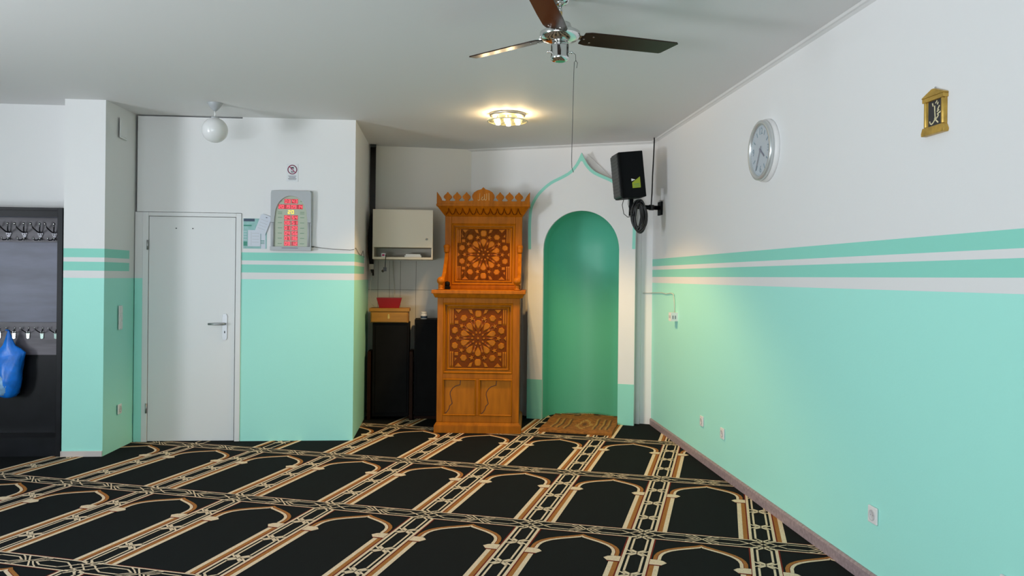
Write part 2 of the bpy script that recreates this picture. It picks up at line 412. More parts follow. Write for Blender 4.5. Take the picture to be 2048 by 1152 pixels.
def build_floor():
    fl = MB()
    BLK, CRM, BRN, RED = 0, 1, 2, 3
    fl.add([(XL, YB, 0), (XR + .1, YB, 0), (XR + .1, 9.6, 0), (XL, 9.6, 0), (XL, YB, -0.1), (XR + .1, YB, -0.1), (XR + .1, 9.6, -0.1), (XL, 9.6, -0.1)],
           [(0, 1, 2, 3), (7, 6, 5, 4), (0, 4, 5, 1), (1, 5, 6, 2), (2, 6, 7, 3), (3, 7, 4, 0)], BLK)
    pat = MB()
    state = {'o': Vector((0, 0))}

    def W(u, v, z):
        p = CO + CU * (u + state['o'].x) + CV * (v + state['o'].y)
        return (p.x, p.y, z)

    def quad(pts, m, z): pat.add([W(a, b, z) for a, b in pts], [list(range(len(pts)))], m)

    def line(a, b, wd, m, z):
        dx, dy = b[0] - a[0], b[1] - a[1]; l = math.hypot(dx, dy)
        nx, ny = -dy / l * wd / 2, dx / l * wd / 2
        ex, ey = dx / l * wd * .25, dy / l * wd * .25
        quad([(a[0] - ex + nx, a[1] - ey + ny), (a[0] - ex - nx, a[1] - ey - ny), (b[0] + ex - nx, b[1] + ey - ny), (b[0] + ex + nx, b[1] + ey + ny)], m, z)

    def path(pts, wd, m, z):
        for a, b in zip(pts[:-1], pts[1:]): line(a, b, wd, m, z)

    def band(outer, inner, m, z):
        for i in range(len(outer) - 1):
            quad([outer[i], outer[i + 1], inner[i + 1], inner[i]], m, z)

    # arch curves in cell coordinates (u from the column, v from the row line above); left half, mirrored
    hw = CW / 2
    A = [(0.0895, -0.405), (0.0905, -0.345), (0.100, -0.300), (0.118, -0.262), (0.150, -0.222), (0.200, -0.183), (0.255, -0.150), (0.300, -0.123), (hw, -0.098)]

    def offs(P, d):
        out = []
        for i, p in enumerate(P):
            a = P[max(i - 1, 0)]; b = P[min(i + 1, len(P) - 1)]
            dx, dy = b[0] - a[0], b[1] - a[1]; l = math.hypot(dx, dy)
            q = (p[0] + dy / l * d, p[1] - dx / l * d)
            if i == len(P) - 1: q = (hw, p[1] - d * 1.05)
            out.append(q)
        return out
    A1, A2, A3 = offs(A, 0.019), offs(A, 0.023), offs(A, 0.041)
    mir = lambda P: [(CW - a, b) for a, b in P]
    Z = 0.0016
    LW = 0.0115
    for i in range(-6, 10):
        for j in range(-6, 4):
            state['o'] = Vector((i * CW, j * CH))
            # row strip ------------------------------------------------
            for s in (1, -1):
                quad([(0.03, s * .060), (CW - .03, s * .060), (CW - .03, s * .071), (.03, s * .071)], CRM, Z)
                quad([(0.07, s * .071), (CW - .07, s * .071), (CW - .07, s * .077), (.07, s * .077)], RED, Z)
            for (a, b) in ((0.075, hw - 0.045), (hw + 0.045, CW - 0.075)):
                path([(a, 0), (a + .050, .034), (b - .050, .034), (b, 0), (b - .050, -.034), (a + .050, -.034), (a, 0)], .0092, CRM, Z + .0002)
            for s in (1, -1):
                line((hw - .050, s * .057), (hw + .050, -s * .057), .0088, CRM, Z + .0004)
                path([(hw - .090, s * .058), (hw - .062, s * .038), (hw - .022, 0)], .0078, CRM, Z + .0003)
                path([(hw + .090, s * .058), (hw + .062, s * .038), (hw + .022, 0)], .0078, CRM, Z + .0003)
            # column strip, from this crossing down to the next row ------
            for s in (1, -1):
                quad([(s * .056, -.075), (s * .072, -.075), (s * .072, -CH + .075), (s * .056, -CH + .075)], CRM, Z)
                quad([(s * .072, -.075), (s * .080, -.075), (s * .080, -CH + .075), (s * .072, -CH + .075)], RED, Z)
                quad([(s * .080, -.49), (s * .1035, -.49), (s * .1035, -CH + .073), (s * .080, -CH + .073)], BRN, Z + .0001)
                quad([(s * .1035, -.49), (s * .129, -.49), (s * .129, -CH + .073), (s * .1035, -CH + .073)], CRM, Z + .0001)
                # capital
                quad([(s * .076, -.408), (s * .120, -.408), (s * .132, -.413), (s * .145, -.420), (s * .163, -.446), (s * .140, -.484), (s * .076, -.484)], CRM, Z + .0006)
                quad([(s * .076, -.484), (s * .140, -.484), (s * .137, -.497), (s * .076, -.497)], RED, Z + .0005)
            for k in range(4):
                v0, v1 = -k * CH / 4, -(k + 1) * CH / 4
                t0 = v0 - (.060 if k == 0 else .012); t1 = v1 + (.060 if k == 3 else .012)
                path([(0, t0), (.037, t0 - .036), (.037, t1 + .036), (0, t1), (-.037, t1 + .036), (-.037, t0 - .036), (0, t0)], LW, CRM, Z + .0002)
                if k:
                    for s in (1, -1):
                        line((-s * .040, v0 + .034), (s * .040, v0 - .034), LW * .9, CRM, Z + .0004)
                        path([(s * .058, v0 + .036), (s * .022, v0), (s * .058, v0 - .036)], LW * .9, CRM, Z + .0003)
            # crossing lattice ------------------------------------------
            for s in (1, -1):
                path([(s * .075, 0), (s * .037, .034), (0, 0), (s * .037, -.034), (s * .075, 0)], LW * .72, CRM, Z + .0004)
                path([(s * .056, .075), (s * .018, .042), (-s * .018, .070)], LW * .72, CRM, Z + .0005)
                path([(s * .056, -.075), (s * .018, -.042), (-s * .018, -.070)], LW * .72, CRM, Z + .0005)
                line((-.056, s * .024), (.056, s * .058), LW * .66, CRM, Z + .0003)
                line((-.056, s * .058), (.056, s * .024), LW * .66, CRM, Z + .0003)
            # arch --------------------------------------------------------
            for f in (lambda P: P, mir):
                band(f(A), f(A1), BRN, Z + .0002); band(f(A1), f(A2), RED, Z + .0002); band(f(A2), f(A3), CRM, Z + .0002)
    # clip the pattern to the room
    me = bpy.data.meshes.new('tmp'); me.from_pydata(pat.v, [], pat.f)
    for p, mi in zip(me.polygons, pat.m): p.material_index = mi
    bm = bmesh.new(); bm.from_mesh(me)
    qo = QC - QN * 0.45
    for co, no in (((xr(0) - .002, 0, 0), (1, -WS, 0)), (tuple(qo), tuple(-QN)), ((0, 8.9, 0), (0, 1, 0)), ((XL, 0, 0), (-1, 0, 0)), ((0, YB, 0), (0, -1, 0))):
        bmesh.ops.bisect_plane(bm, geom=bm.verts[:] + bm.edges[:] + bm.faces[:], plane_co=co, plane_no=no, clear_outer=True)
    kill = [f for f in bm.faces if (f.calc_center_median().x < XN - .15 and f.calc_center_median().y > YD + .15)]
    bmesh.ops.delete(bm, geom=kill, context='FACES')
    bm.verts.index_update()
    fl.add([tuple(v.co) for v in bm.verts], [], 0)
    n0 = len(fl.v) - len(bm.verts)
    for f in bm.faces:
        f.normal_update()
        idx = [v.index + n0 for v in f.verts]
        if f.normal.z < 0: idx.reverse()
        fl.f.append(idx); fl.m.append(f.material_index); fl.s.append(False)
    bm.free(); bpy.data.meshes.remove(me)
    return struct(fl.build('floor', ['rug_black', 'rug_cream', 'rug_brown', 'rug_red'], recalc=False))


build_floor()

# ------------------------------------------------------------------ room shell
struct(MB().box(XL - .2, XR + .2, YB - .2, 9.6, H, H + .15).build('ceiling', 'ceiling'))
struct(MB().prism([(xr(YB - .2), YB - .2), (XR + .3, YB - .2), (XR + .3, 8.5), (xr(8.5), 8.5)], 0, H, 'xy').build('wall_right', 'stripes'))

# prayer-niche wall with an arched opening (local x along the wall, origin on the niche axis)
AR, SPR = 0.395, 1.745        # arch radius and springing height
QO = q_point(0, 0)
arch = [(-AR, 0)] + [(-AR, SPR * k / 6) for k in range(1, 6)] + [(AR * cos(pi - pi * k / 24), SPR + AR * sin(pi * k / 24)) for k in range(25)] + [(AR, SPR * (6 - k) / 6) for k in range(1, 6)] + [(AR, 0)]


def resample_rect(x0, x1, zt, n):
    """open outline up the left side, over the top and down the right, matched to the arch points"""
    out = []
    for (x, z) in arch:
        if z <= SPR: out.append((x0 if x < 0 else x1, z))
        else:
            a = math.atan2(z - SPR, x)
            c, s = cos(a), sin(a)
            k = min((x1 / c if c > 1e-6 else (x0 / c if c < -1e-6 else 1e9)), (zt - SPR) / max(s, 1e-6))
            out.append((c * k, SPR + s * k))
    return out


qw = MB().ring(resample_rect(-1.38, 0.738, H, 0), arch, 0.0, 0.06)
qw.box(-2.2, -1.38, 0, .06, 0, H)
# corners missed by the radial sampling
qw.prism(rect(-1.38, -0.55, SPR + .3, H), 0.001, .06); qw.prism(rect(0.55, 0.738, SPR + .3, H), 0.001, .06)
struct(qw.build('wall_qibla', 'white', loc=QO, rotz=QA))

# recess left of the pulpit
b0 = Vector((XN, 8.66, 0)); b1 = Vector((0.30, 8.76, 0))
ba = math.atan2(b1.y - b0.y, b1.x - b0.x); bl = (b1 - b0).length
bw = MB().box(-.1, bl + .1, 0, .1, 0, H)
for xx in (0.10, 0.22, 0.335, 0.50): bw.box(xx, xx + .004, -.0015, 0.01, 0, 1.62 if xx > .05 else H, 1)
bw.box(0, 1.0, -.0015, .01, 1.31, 1.314, 1)
struct(bw.build('wall_back', ['tile', 'seam'], loc=b0, rotz=ba))
struct(MB().box(XL + 3, XN, YD + .2, 8.9, 0, H).build('wall_recess', 'recess_side'))

# door wall: pieces around the door opening, with the shadow gap under the ceiling
DX0, DX1, DZ = -2.572, -1.742, 1.992
fw_ = MB()
fw_.box(-2.64, DX0, YD, YD + .2, 0, DZ)
fw_.box(-2.626, DX1, YD, YD + .2, DZ + .004, H - .012)
fw_.box(DX1, XN, YD, YD + .2, 0, H)
struct(fw_.build('wall_front', 'door_wall'))
# pillar beside the coat rack
struct(MB().prism([(-2.98, 6.70), (-2.668, 6.70), (-2.64, YD + .19), (-2.98, YD + .19)], 0, H, 'xy').build('wall_pillar', 'pillar'))
struct(MB().box(-2.975, -2.668, 6.688, 6.70, 0, .045).box(-2.985, -2.975, 6.688, 6.72, 0, .045).build('baseboard_pillar', 'base_pale', bevel=.003))
struct(MB().box(XL, -2.98, 6.96, 7.1, 0, H).build('wall_left_front', 'white'))
# left and rear walls with window openings (behind the camera's view)
lw_ = MB()
lw_.box(XL - .2, XL, YB, 1.2, 0, H).box(XL - .2, XL, 2.8, 7.1, 0, H).box(XL - .2, XL, 1.2, 2.8, 0, .5).box(XL - .2, XL, 1.2, 2.8, 2.6, H)
struct(lw_.build('wall_left', 'stripes'))
rw_ = MB()
rw_.box(XL, -4.9, YB - .2, YB, 0, H).box(-1.1, XR, YB - .2, YB, 0, H).box(-4.9, -1.1, YB - .2, YB, 0, .5).box(-4.9, -1.1, YB - .2, YB, 2.6, H)
struct(rw_.build('wall_rear', 'stripes'))
w1 = MB()
for a, b in ((1.2, 1.25), (2.75, 2.8), (1.98, 2.02)): w1.box(XL - .12, XL - .06, a, b, .5, 2.6)
w1.box(XL - .12, XL - .06, 1.2, 2.8, .5, .55).box(XL - .12, XL - .06, 1.2, 2.8, 2.55, 2.6)
struct(w1.build('window_1', 'trim'))
w2 = MB()
for a in (-4.9, -3.66, -2.39, -1.15): w2.box(a, a + .05, YB - .12, YB - .06, .5, 2.6)
w2.box(-4.9, -1.1, YB - .12, YB - .06, .5, .55).box(-4.9, -1.1, YB - .12, YB - .06, 2.55, 2.6)
struct(w2.build('added_window', 'trim'))  # unseen rear window, added along with the fill lamp
# skirting on the right wall and slim ceiling trims
bb = MB().prism([(0, 0), (0, .066), (-.008, .066), (-.016, .055), (-.016, 0)], -7.94, 2.2, 'yz')
struct(bb.build('baseboard_right', 'base', loc=(xr(0), 0, 0), rotz=RZ))
struct(MB().prism([(0, H), (-.028, H), (-.022, H - .012), (-.012, H - .016), (0, H - .028)], -7.93, 2.2, 'yz').build('trim_1', 'trim', loc=(xr(0), 0, 0), rotz=RZ))
tq = MB().prism([(0, H), (-.026, H), (-.020, H - .012), (-.010, H - .016), (0, H - .026)], -1.36, 0.74, 'yz')
struct(tq.build('trim_2', 'trim', loc=QO, rotz=QA))

# ------------------------------------------------------------------ door
d = struct(MB().box(DX0, DX0 + .048, YD - .012, YD + .12, 0, DZ).box(DX1 - .044, DX1, YD - .012, YD + .12, 0, DZ).box(DX0 + .048, DX1 - .044, YD - .012, YD + .12, DZ - .034, DZ).build('door_1', 'door', bevel=.003))
leaf = MB().box(DX0 + .051, DX1 - .050, YD - .004, YD + .036, .006, DZ - .037)
leaf.build('door_leaf', 'door', d, bevel=.002)
lx, lz = -1.874, 1.0
pl = MB()
pp = [(lx - .02, lz - .095), (lx - .012, lz - .113), (lx + .012, lz - .113), (lx + .02, lz - .095), (lx + .02, lz + .095), (lx + .012, lz + .113), (lx - .012, lz + .113), (lx - .02, lz + .095)]
pl.prism(pp, YD - .004, YD - .012, 'xz')
pl.prism(rect(lx - .004, lx + .004, lz - .055, lz - .035), YD - .0115, YD - .0128, 'xz', 1)
pl.build('lock_plate', ['steel', 'ink'], d)
MB().tube([(lx, YD - .01, lz + .026), (lx, YD - .05, lz + .026), (lx - .006, YD - .056, lz + .026), (lx - .13, YD - .056, lz + .026)], .0095, 12).build('door_handle', 'steel', d)
for hz in (1.707, .293):
    MB().tube([(DX0 + .044, YD - .02, hz - .042), (DX0 + .044, YD - .02, hz + .042)], .008, 10).box(DX0 + .04, DX0 + .05, YD - .016, YD - .010, hz - .035, hz + .035).build('hinge', 'steel', d)
hk = MB()
for hx in (-2.294, -2.154): hk.box(hx - .006, hx + .006, YD - .0055, YD - .003, 1.850, 1.858)
hk.build('screw_holes', 'ink', d)

# ------------------------------------------------------------------ prayer niche
mih = thing('prayer_niche', 'white ogee-arched prayer niche with green recess on the back wall', 'prayer niche', QO, QA)
half = [(.557, 0), (.557, 1.762), (.560, 1.90), (.560, 2.024), (.548, 2.169), (.513, 2.255), (.452, 2.34), (.335, 2.438), (.205, 2.499), (.125, 2.543), (.067, 2.604), (.030, 2.667), (.004, 2.722)]


def smooth_open(P, sub=4):
    out = []
    for i in range(len(P) - 1):
        p0, p1, p2, p3 = P[max(i - 1, 0)], P[i], P[i + 1], P[min(i + 2, len(P) - 1)]
        for k in range(sub):
            t = k / sub
            out.append(tuple(.5 * (2 * p1[a] + (p2[a] - p0[a]) * t + (2 * p0[a] - 5 * p1[a] + 4 * p2[a] - p3[a]) * t * t + (3 * p1[a] - p0[a] - 3 * p2[a] + p3[a]) * t ** 3) for a in (0, 1)))
    return out + [P[-1]]


hs = [half[0]] + smooth_open(half[1:], 4)
outer = [(-a, b) for a, b in hs] + [(0, 2.728)] + hs[::-1]


def by_fraction(P, n, z_split):
    """resample an open outline to n points, evenly along its length"""
    L = [0]
    for a, b in zip(P[:-1], P[1:]): L.append(L[-1] + math.hypot(b[0] - a[0], b[1] - a[1]))
    out = []
    for k in range(n):
        s = L[-1] * k / (n - 1); i = 0
        while i < len(L) - 2 and L[i + 1] < s: i += 1
        t = (s - L[i]) / max(L[i + 1] - L[i], 1e-9)
        out.append((P[i][0] + (P[i + 1][0] - P[i][0]) * t, P[i][1] + (P[i + 1][1] - P[i][1]) * t))
    return out


def split_resample(P, zs, n1, n2):
    lo_l = [p for p in P if p[1] <= zs and p[0] < 0]; lo_r = [p for p in P if p[1] <= zs and p[0] > 0]; hi = [p for p in P if p[1] > zs]
    a = (lo_l[-1][0], zs); b = (lo_r[0][0], zs)
    L = by_fraction(lo_l + [a], n1, 0); Hh = by_fraction([a] + hi + [b], n2, 0); R = by_fraction([b] + lo_r, n1, 0)
    return L + Hh[1:-1] + R


O2 = split_resample(outer, 1.75, 8, 61)
I2 = split_resample(arch, 1.75, 8, 61)
POFF = 0.15
pm = MB().ring(O2, I2, -POFF, -POFF + .03)
pan = pm.build('front_panel', 'white', mih)
# painted lower blocks and the ogee border, a film on the panel
for s in (-1, 1):
    MB().prism(rect(min(s * AR, s * .557), max(s * AR, s * .557), 0.001, .408), -POFF, -POFF - .0015).build('painted_foot', 'sea', pan)
up_o = [p for p in O2 if p[1] >= 1.749]
up_i = []
for i, p in enumerate(up_o):
    a, b = up_o[max(i - 1, 0)], up_o[min(i + 1, len(up_o) - 1)]
    dx, dz = b[0] - a[0], b[1] - a[1]; l = math.hypot(dx, dz)
    q = (p[0] + dz / l * .031, p[1] - dx / l * .031)
    if abs(p[0]) < .02: q = (p[0] * .1, 2.640)
    elif p[0] < 0: q = (min(q[0], -0.002), q[1])
    else: q = (max(q[0], 0.002), q[1])
    up_i.append(q)
MB().ring(up_o, up_i, -POFF, -POFF - .002).build('arch_border', 'sea', pan)
# gabled box behind the panel
gab = [(-.62, 0), (-.62, 2.20), (-.030, 2.730), (.032, 2.730), (.592, 2.17), (.592, 0)]
G2 = split_resample(gab, 1.75, 8, 61)
MB().ring(G2, I2, -.03, 0.0).build('backing_box', 'white', mih)
R2 = split_resample([(-.47, 0), (-.47, 2.10), (-.02, 2.46), (.02, 2.46), (.47, 2.10), (.47, 0)], 1.75, 8, 61)
MB().ring(R2, I2, -POFF + .03, -.03).build('spacer_box', 'white', mih)
# rounded recess: half-elliptical plan, domed head
DEP = 0.34
rc = MB(); vs = []; nz, na = 22, 20
lev = [(0.0, 1.0), (SPR, 1.0)] + [(SPR + AR * sin(pi / 2 * k / 12), cos(pi / 2 * k / 12)) for k in range(1, 13)]
for z, k in lev:
    for j in range(na + 1):
        q = pi * j / na
        vs.append((-AR * k * cos(q), .058 + DEP * max(k, .001) * sin(q), z))
fs = []
for i in range(len(lev) - 1):
    for j in range(na): fs.append((i * (na + 1) + j, i * (na + 1) + j + 1, (i + 1) * (na + 1) + j + 1, (i + 1) * (na + 1) + j))
rc.add(vs, fs, 0, True)
# the short straight jamb through panel and wall
jn = len(I2)
rc.add([(x * .999, -POFF + .03, z * .9995) for x, z in I2] + [(x * .999, .06, z * .9995) for x, z in I2], [(i, i + 1, jn + i + 1, jn + i) for i in range(jn - 1)], 0)
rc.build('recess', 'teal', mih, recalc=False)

# ------------------------------------------------------------------ pulpit
PO = (-0.054, 7.585, 0); PA = -0.115
pul = thing('pulpit', 'carved honey-brown wooden pulpit chair beside the arched prayer niche', 'pulpit', PO, PA)
PW = 0.815
MB().box(0, PW, 0, .76, 0, .068).frustum([(0.0, .0), (PW, .0), (PW, .76), (0, .76)], .068, [(.02, .02), (PW - .02, .02), (PW - .02, .76), (.02, .76)], .098, 'xy').build('plinth', 'wood', pul, bevel=.004)
# front: frame of stiles and rails around recessed panels
bx0, bx1 = .022, PW - .022
fr = MB()
FY = .022
def bar(x0, x1, z0, z1): fr.box(x0, x1, FY, FY + .035, z0, z1)
px0, px1 = .078, PW - .085
bar(bx0, px0, .098, 1.262); bar(px1, bx1, .098, 1.262)
bar(px0, px1, 1.212, 1.262); bar(px0, px1, .505, .555); bar(px0, px1, .098, .160)
pmid = (px0 + px1) / 2
bar(pmid - .012, pmid + .012, .160, .505)
fr.build('front_frame', 'wood', pul, bevel=.004)
sd = MB().box(bx0, bx0 + .03, FY + .03, .74, .098, 1.262).box(bx1 - .03, bx1, FY + .03, .74, .098, 1.262).box(bx0, bx1, .71, .74, .098, 1.262)
sd.build('side_panel', 'wood_dark', pul)


def moulding(mb, x0, x1, z0, z1, y, wd=.012, dp=.008):
    o = rect(x0, x1, z0, z1); i = rect(x0 + wd, x1 - wd, z0 + wd, z1 - wd)
    for k in range(4):
        a, b, c, d_ = o[k], o[(k + 1) % 4], i[(k + 1) % 4], i[k]
        mid1 = ((a[0] + d_[0]) / 2, (a[1] + d_[1]) / 2); mid2 = ((b[0] + c[0]) / 2, (b[1] + c[1]) / 2)
        mb.add([(a[0], y, a[1]), (b[0], y, b[1]), (mid2[0], y - dp, mid2[1]), (mid1[0], y - dp, mid1[1]), (c[0], y, c[1]), (d_[0], y, d_[1])],
               [(0, 1, 2, 3), (3, 2, 4, 5)], 0)


def carved(mb, cx, cz, w_, h_, y, depth=.006):
    """star-and-rosette strapwork: dark ground, raised lighter tiles"""
    mb.box(cx - w_ / 2, cx + w_ / 2, y, y + .012, cz - h_ / 2, cz + h_ / 2, 1)
    k = w_ / 2 / 418.0; kz = h_ / 2 / 432.0

    def tile(P):
        gx = sum(p[0] for p in P) / len(P); gz = sum(p[1] for p in P) / len(P)
        A_ = [(cx + p[0] * k, cz + p[1] * kz) for p in P]
        B_ = [(cx + (gx + (p[0] - gx) * .80) * k, cz + (gz + (p[1] - gz) * .80) * kz) for p in P]
        mb.frustum(A_, y, B_, y - depth, 'xz', 0)

    def polar(P, ang):
        c, s = cos(ang), sin(ang)
        return [(r * c - t * s, r * s + t * c) for r, t in P]
    for q in range(10):
        a = pi / 2 + q * pi / 5
        tile(polar([(128, 0), (200, 42), (240, 46), (264, 20), (264, -20), (240, -46), (200, -42)], a))
        tile(polar([(308, 0), (335, 46), (385, 46), (408, 0), (385, -46), (335, -46)] if abs(abs(sin(a)) - 1) > .01 else [(305, 28), (328, 46), (385, 46), (405, 28), (405, -28), (385, -46), (328, -46), (305, -28)], a))
        st = []
        for p in range(10):
            rr = 44 if p % 2 == 0 else 19
            st.append((300 + rr * cos(p * pi / 5), rr * sin(p * pi / 5)))
        tile(polar(st, a + pi / 10))
        tile(polar([(62, 0), (84, 15), (112, 0), (84, -15)], a + pi / 10))
        tile(polar([(150, 0), (190, 14), (236, 0), (190, -14)], a + pi / 10))
        # ridge along each strap
        for t in (-58, 58):
            e = polar([(110, t * .75), (285, t)], a)
            P = [(cx + e[0][0] * k, cz + e[0][1] * kz), (cx + e[1][0] * k, cz + e[1][1] * kz)]
            mb.tube([(P[0][0], y - .001, P[0][1]), (P[1][0], y - .001, P[1][1])], .0036, 6, 2)
    tile([(24 * cos(p * pi / 5) * (1 if p % 2 else .55), 24 * sin(p * pi / 5) * (1 if p % 2 else .55)) for p in range(10)])
    for sx_ in (-1, 1):
        for sz_ in (-1, 1):
            f = lambda P: tile([(p[0] * sx_, p[1] * sz_) for p in P])
            f([(345, 420), (235, 420), (290, 360)]); f([(345, 255), (290, 255), (290, 205), (345, 205)])
            f([(150, 420), (95, 420), (75, 350), (120, 365)]); f([(345, 345), (345, 285), (310, 300)])
            for xb in (372, 402):
                f([(xb - 11, 195), (xb + 11, 195), (xb + 11, 425), (xb - 11, 425)])
        f2 = lambda P: tile([(p[0] * sx_, p[1]) for p in P])
        f2([(412, 38), (412, -38), (375, 0)])


cp_ = MB()
cp_.box(px0, px1, FY + .030, FY + .045, .555, 1.212, 0)
moulding(cp_, px0, px1, .555, 1.212, FY + .004, .018, .010)
moulding(cp_, px0 + .030, px1 - .030, .585, 1.182, FY + .028, .018, .010)
carved(cp_, (px0 + px1) / 2, .8835, .535, .555, FY + .026)
cp_.build('carved_panel', ['wood_tile', 'wood_dark', 'wood_ridge'], pul)
for a, b in ((px0, pmid - .012), (pmid + .012, px1)):
    lp = MB().box(a, b, FY + .020, FY + .04, .160, .505, 0)
    moulding(lp, a, b, .160, .505, FY + .002, .014, .008)
    f = (b - a) / 0.30
    lp.stroke([(a + x_ * f, .505 - z_) for x_, z_ in ((.158, .012), (.154, .058), (.112, .072), (.088, .092), (.068, .125), (.066, .148), (.078, .200), (.086, .232), (.062, .258), (.058, .282), (.040, .312), (.024, .326))], .006, FY + .0215, .003, 1)
    lp.build('lower_panel', ['wood_tile', 'groove'], pul)
# writing ledge
MB().frustum([(.0, .0), (PW, .0), (PW, .74), (0, .74)], 1.262, [(-.018, -.02), (PW + .018, -.02), (PW + .018, .75), (-.018, .75)], 1.300, 'xy').box(-.030, PW + .030, -.034, .755, 1.300, 1.334).build('seat_ledge', 'wood', pul, bevel=.004)
# back
BY = .64
bk = MB()
sx0, sx1 = .018, PW - .018
bz0, bz1 = 1.334, 2.07
bk.box(sx0, sx0 + .065, BY, BY + .05, bz0, bz1).box(sx1 - .065, sx1, BY, BY + .05, bz0, bz1)
bk.box(sx0 + .065, sx1 - .065, BY, BY + .05, 1.995, bz1).box(sx0 + .065, sx1 - .065, BY, BY + .05, bz0, 1.372)
bk.box(sx0, sx1, BY + .05, BY + .09, bz0, bz1)
bk.build('back_frame', 'wood', pul, bevel=.004)
bp_ = MB().box(sx0 + .065, sx1 - .065, BY + .03, BY + .05, 1.372, 1.995, 0)
moulding(bp_, sx0 + .065, sx1 - .065, 1.372, 1.995, BY + .006, .02, .010)
moulding(bp_, sx0 + .095, sx1 - .095, 1.402, 1.965, BY + .03, .018, .010)
carved(bp_, PW / 2, 1.684, .535, .525, BY + .030)
bp_.build('carved_back_panel', ['wood_tile', 'wood_dark', 'wood_ridge'], pul)
# turned collars on the stiles and swept arms
for s, nm in ((0, 'l'), (1, 'r')):
    xc = sx0 + .020 if s == 0 else sx1 - .020
    MB().lathe([(.020, 1.70), (.028, 1.712), (.026, 1.722), (.030, 1.732), (.026, 1.742), (.032, 1.752), (.032, 1.770), (.020, 1.782)], (xc, BY - .012, 0), 16).build('turned_collar', 'wood', pul)
    prof = [(BY, 1.735), (BY - .02, 1.70), (BY - .10, 1.60), (BY - .22, 1.50), (BY - .36, 1.435), (BY - .48, 1.405), (.075, 1.385), (.075, 1.334), (BY, 1.334)]
    MB().prism(prof, xc - .018, xc + .018, 'yz').build('arm_rest', 'wood', pul, bevel=.005)
    MB().lathe([(.026, 1.334), (.026, 1.346), (.016, 1.352), (.021, 1.362), (.021, 1.370), (.013, 1.380), (.020, 1.388), (.033, 1.402), (.037, 1.420), (.033, 1.438), (.020, 1.452), (.004, 1.458)], (xc + (.012 if s == 0 else -.012), .035, 0), 20).build('ball_finial', 'wood', pul)
# flared cornice and crown board
cn = MB().frustum([(sx0 - .002, BY + .0), (sx1 + .002, BY + .0), (sx1 + .002, BY + .09), (sx0 - .002, BY + .09)], 2.07, [(-.055, BY - .095), (PW + .055, BY - .095), (PW + .055, BY + .10), (-.055, BY + .10)], 2.165, 'xy', 0)
cn.box(-.062, PW + .062, BY - .105, BY + .10, 2.165, 2.185, 0)
# carved ogee frieze on the sloping face
for k in range(11):
    xk = .06 + k * (PW - .12) / 10
    z0_, y0_ = 2.085, BY - .016 - .004; z1_, y1_ = 2.145, BY - .077 - .004
    cn.tube([(xk - .030, y0_ , z0_), (xk - .012, (y0_ * 2 + y1_) / 3, (z0_ * 2 + z1_) / 3), (xk, y1_, z1_), (xk + .012, (y0_ * 2 + y1_) / 3, (z0_ * 2 + z1_) / 3), (xk + .030, y0_, z0_)], .004, 6, 1)
cn.build('cornice', ['wood', 'wood_dark'], pul, bevel=.003)


def crown_outline():
    c0 = PW / 2; W2 = PW / 2 + .058
    spade = [(-.018, .035), (-.020, .042), (-.040, .062), (-.043, .070), (-.036, .084), (-.014, .104), (0, .122), (.014, .104), (.036, .084), (.043, .070), (.040, .062), (.020, .042), (.018, .035)]
    right = []
    dome = [(.0, .170), (.020, .150), (.060, .138), (.092, .118), (.110, .092), (.114, .070), (.106, .050), (.098, .038)]
    for x_, z_ in dome: right.append((x_, z_))
    for xc in (.168, .262, .356):
        right.append((xc - .030, .030))
        for x_, z_ in spade: right.append((xc + x_, z_))
        right.append((xc + .030, .030))
    right += [(W2 - .052, .035), (W2 - .048, .050), (W2 - .040, .068), (W2 - .014, .104), (W2, .122), (W2, 0)]
    pts = [(c0 - x_, z_) for x_, z_ in right[::-1]][:-1] + [(c0 + x_, z_) for x_, z_ in right]
    return [(x_, 2.185 + z_) for x_, z_ in pts]


cw = MB().prism(crown_outline(), BY - .098, BY - .074)
for s in (0, 1):
    x_ = -.058 if s == 0 else PW + .058 - .02
    cw.box(x_, x_ + .02, BY - .074, BY + .09, 2.185, 2.225)
cr = cw.build('crown_board', 'wood', pul, bevel=.002)
lt = MB()
cc = PW / 2; zc = 2.185
S_ = lambda P, wd=.006: lt.stroke([(cc + a, zc + b) for a, b in P], wd, BY - .098, .003, 0)
S_([(.056, .110), (.057, .040)]); S_([(.034, .104), (.034, .052), (.026, .040), (.014, .044), (.012, .060), (.013, .098)])
S_([(.012, .060), (.004, .044), (-.010, .040), (-.018, .048), (-.014, .064), (-.004, .074), (-.018, .048)])
S_([(-.034, .108), (-.036, .060), (-.034, .044)], .004); S_([(-.034, .044), (-.046, .036), (-.054, .044)], .005)
lt.build('gilt_lettering', 'gilt', cr)

tag(MB().box(-.03, .03, -.03, .03, 0, .03).lathe([(.024, .03), (.028, .05), (.026, .07), (.010, .078)], (0, 0, 0), 14).build('microphone_base', 'black', loc=(PO[0] + .115, PO[1] + .33, 1.3345), rotz=PA, bevel=.004),
    'small black stub standing at the left of the pulpit seat', 'microphone base')

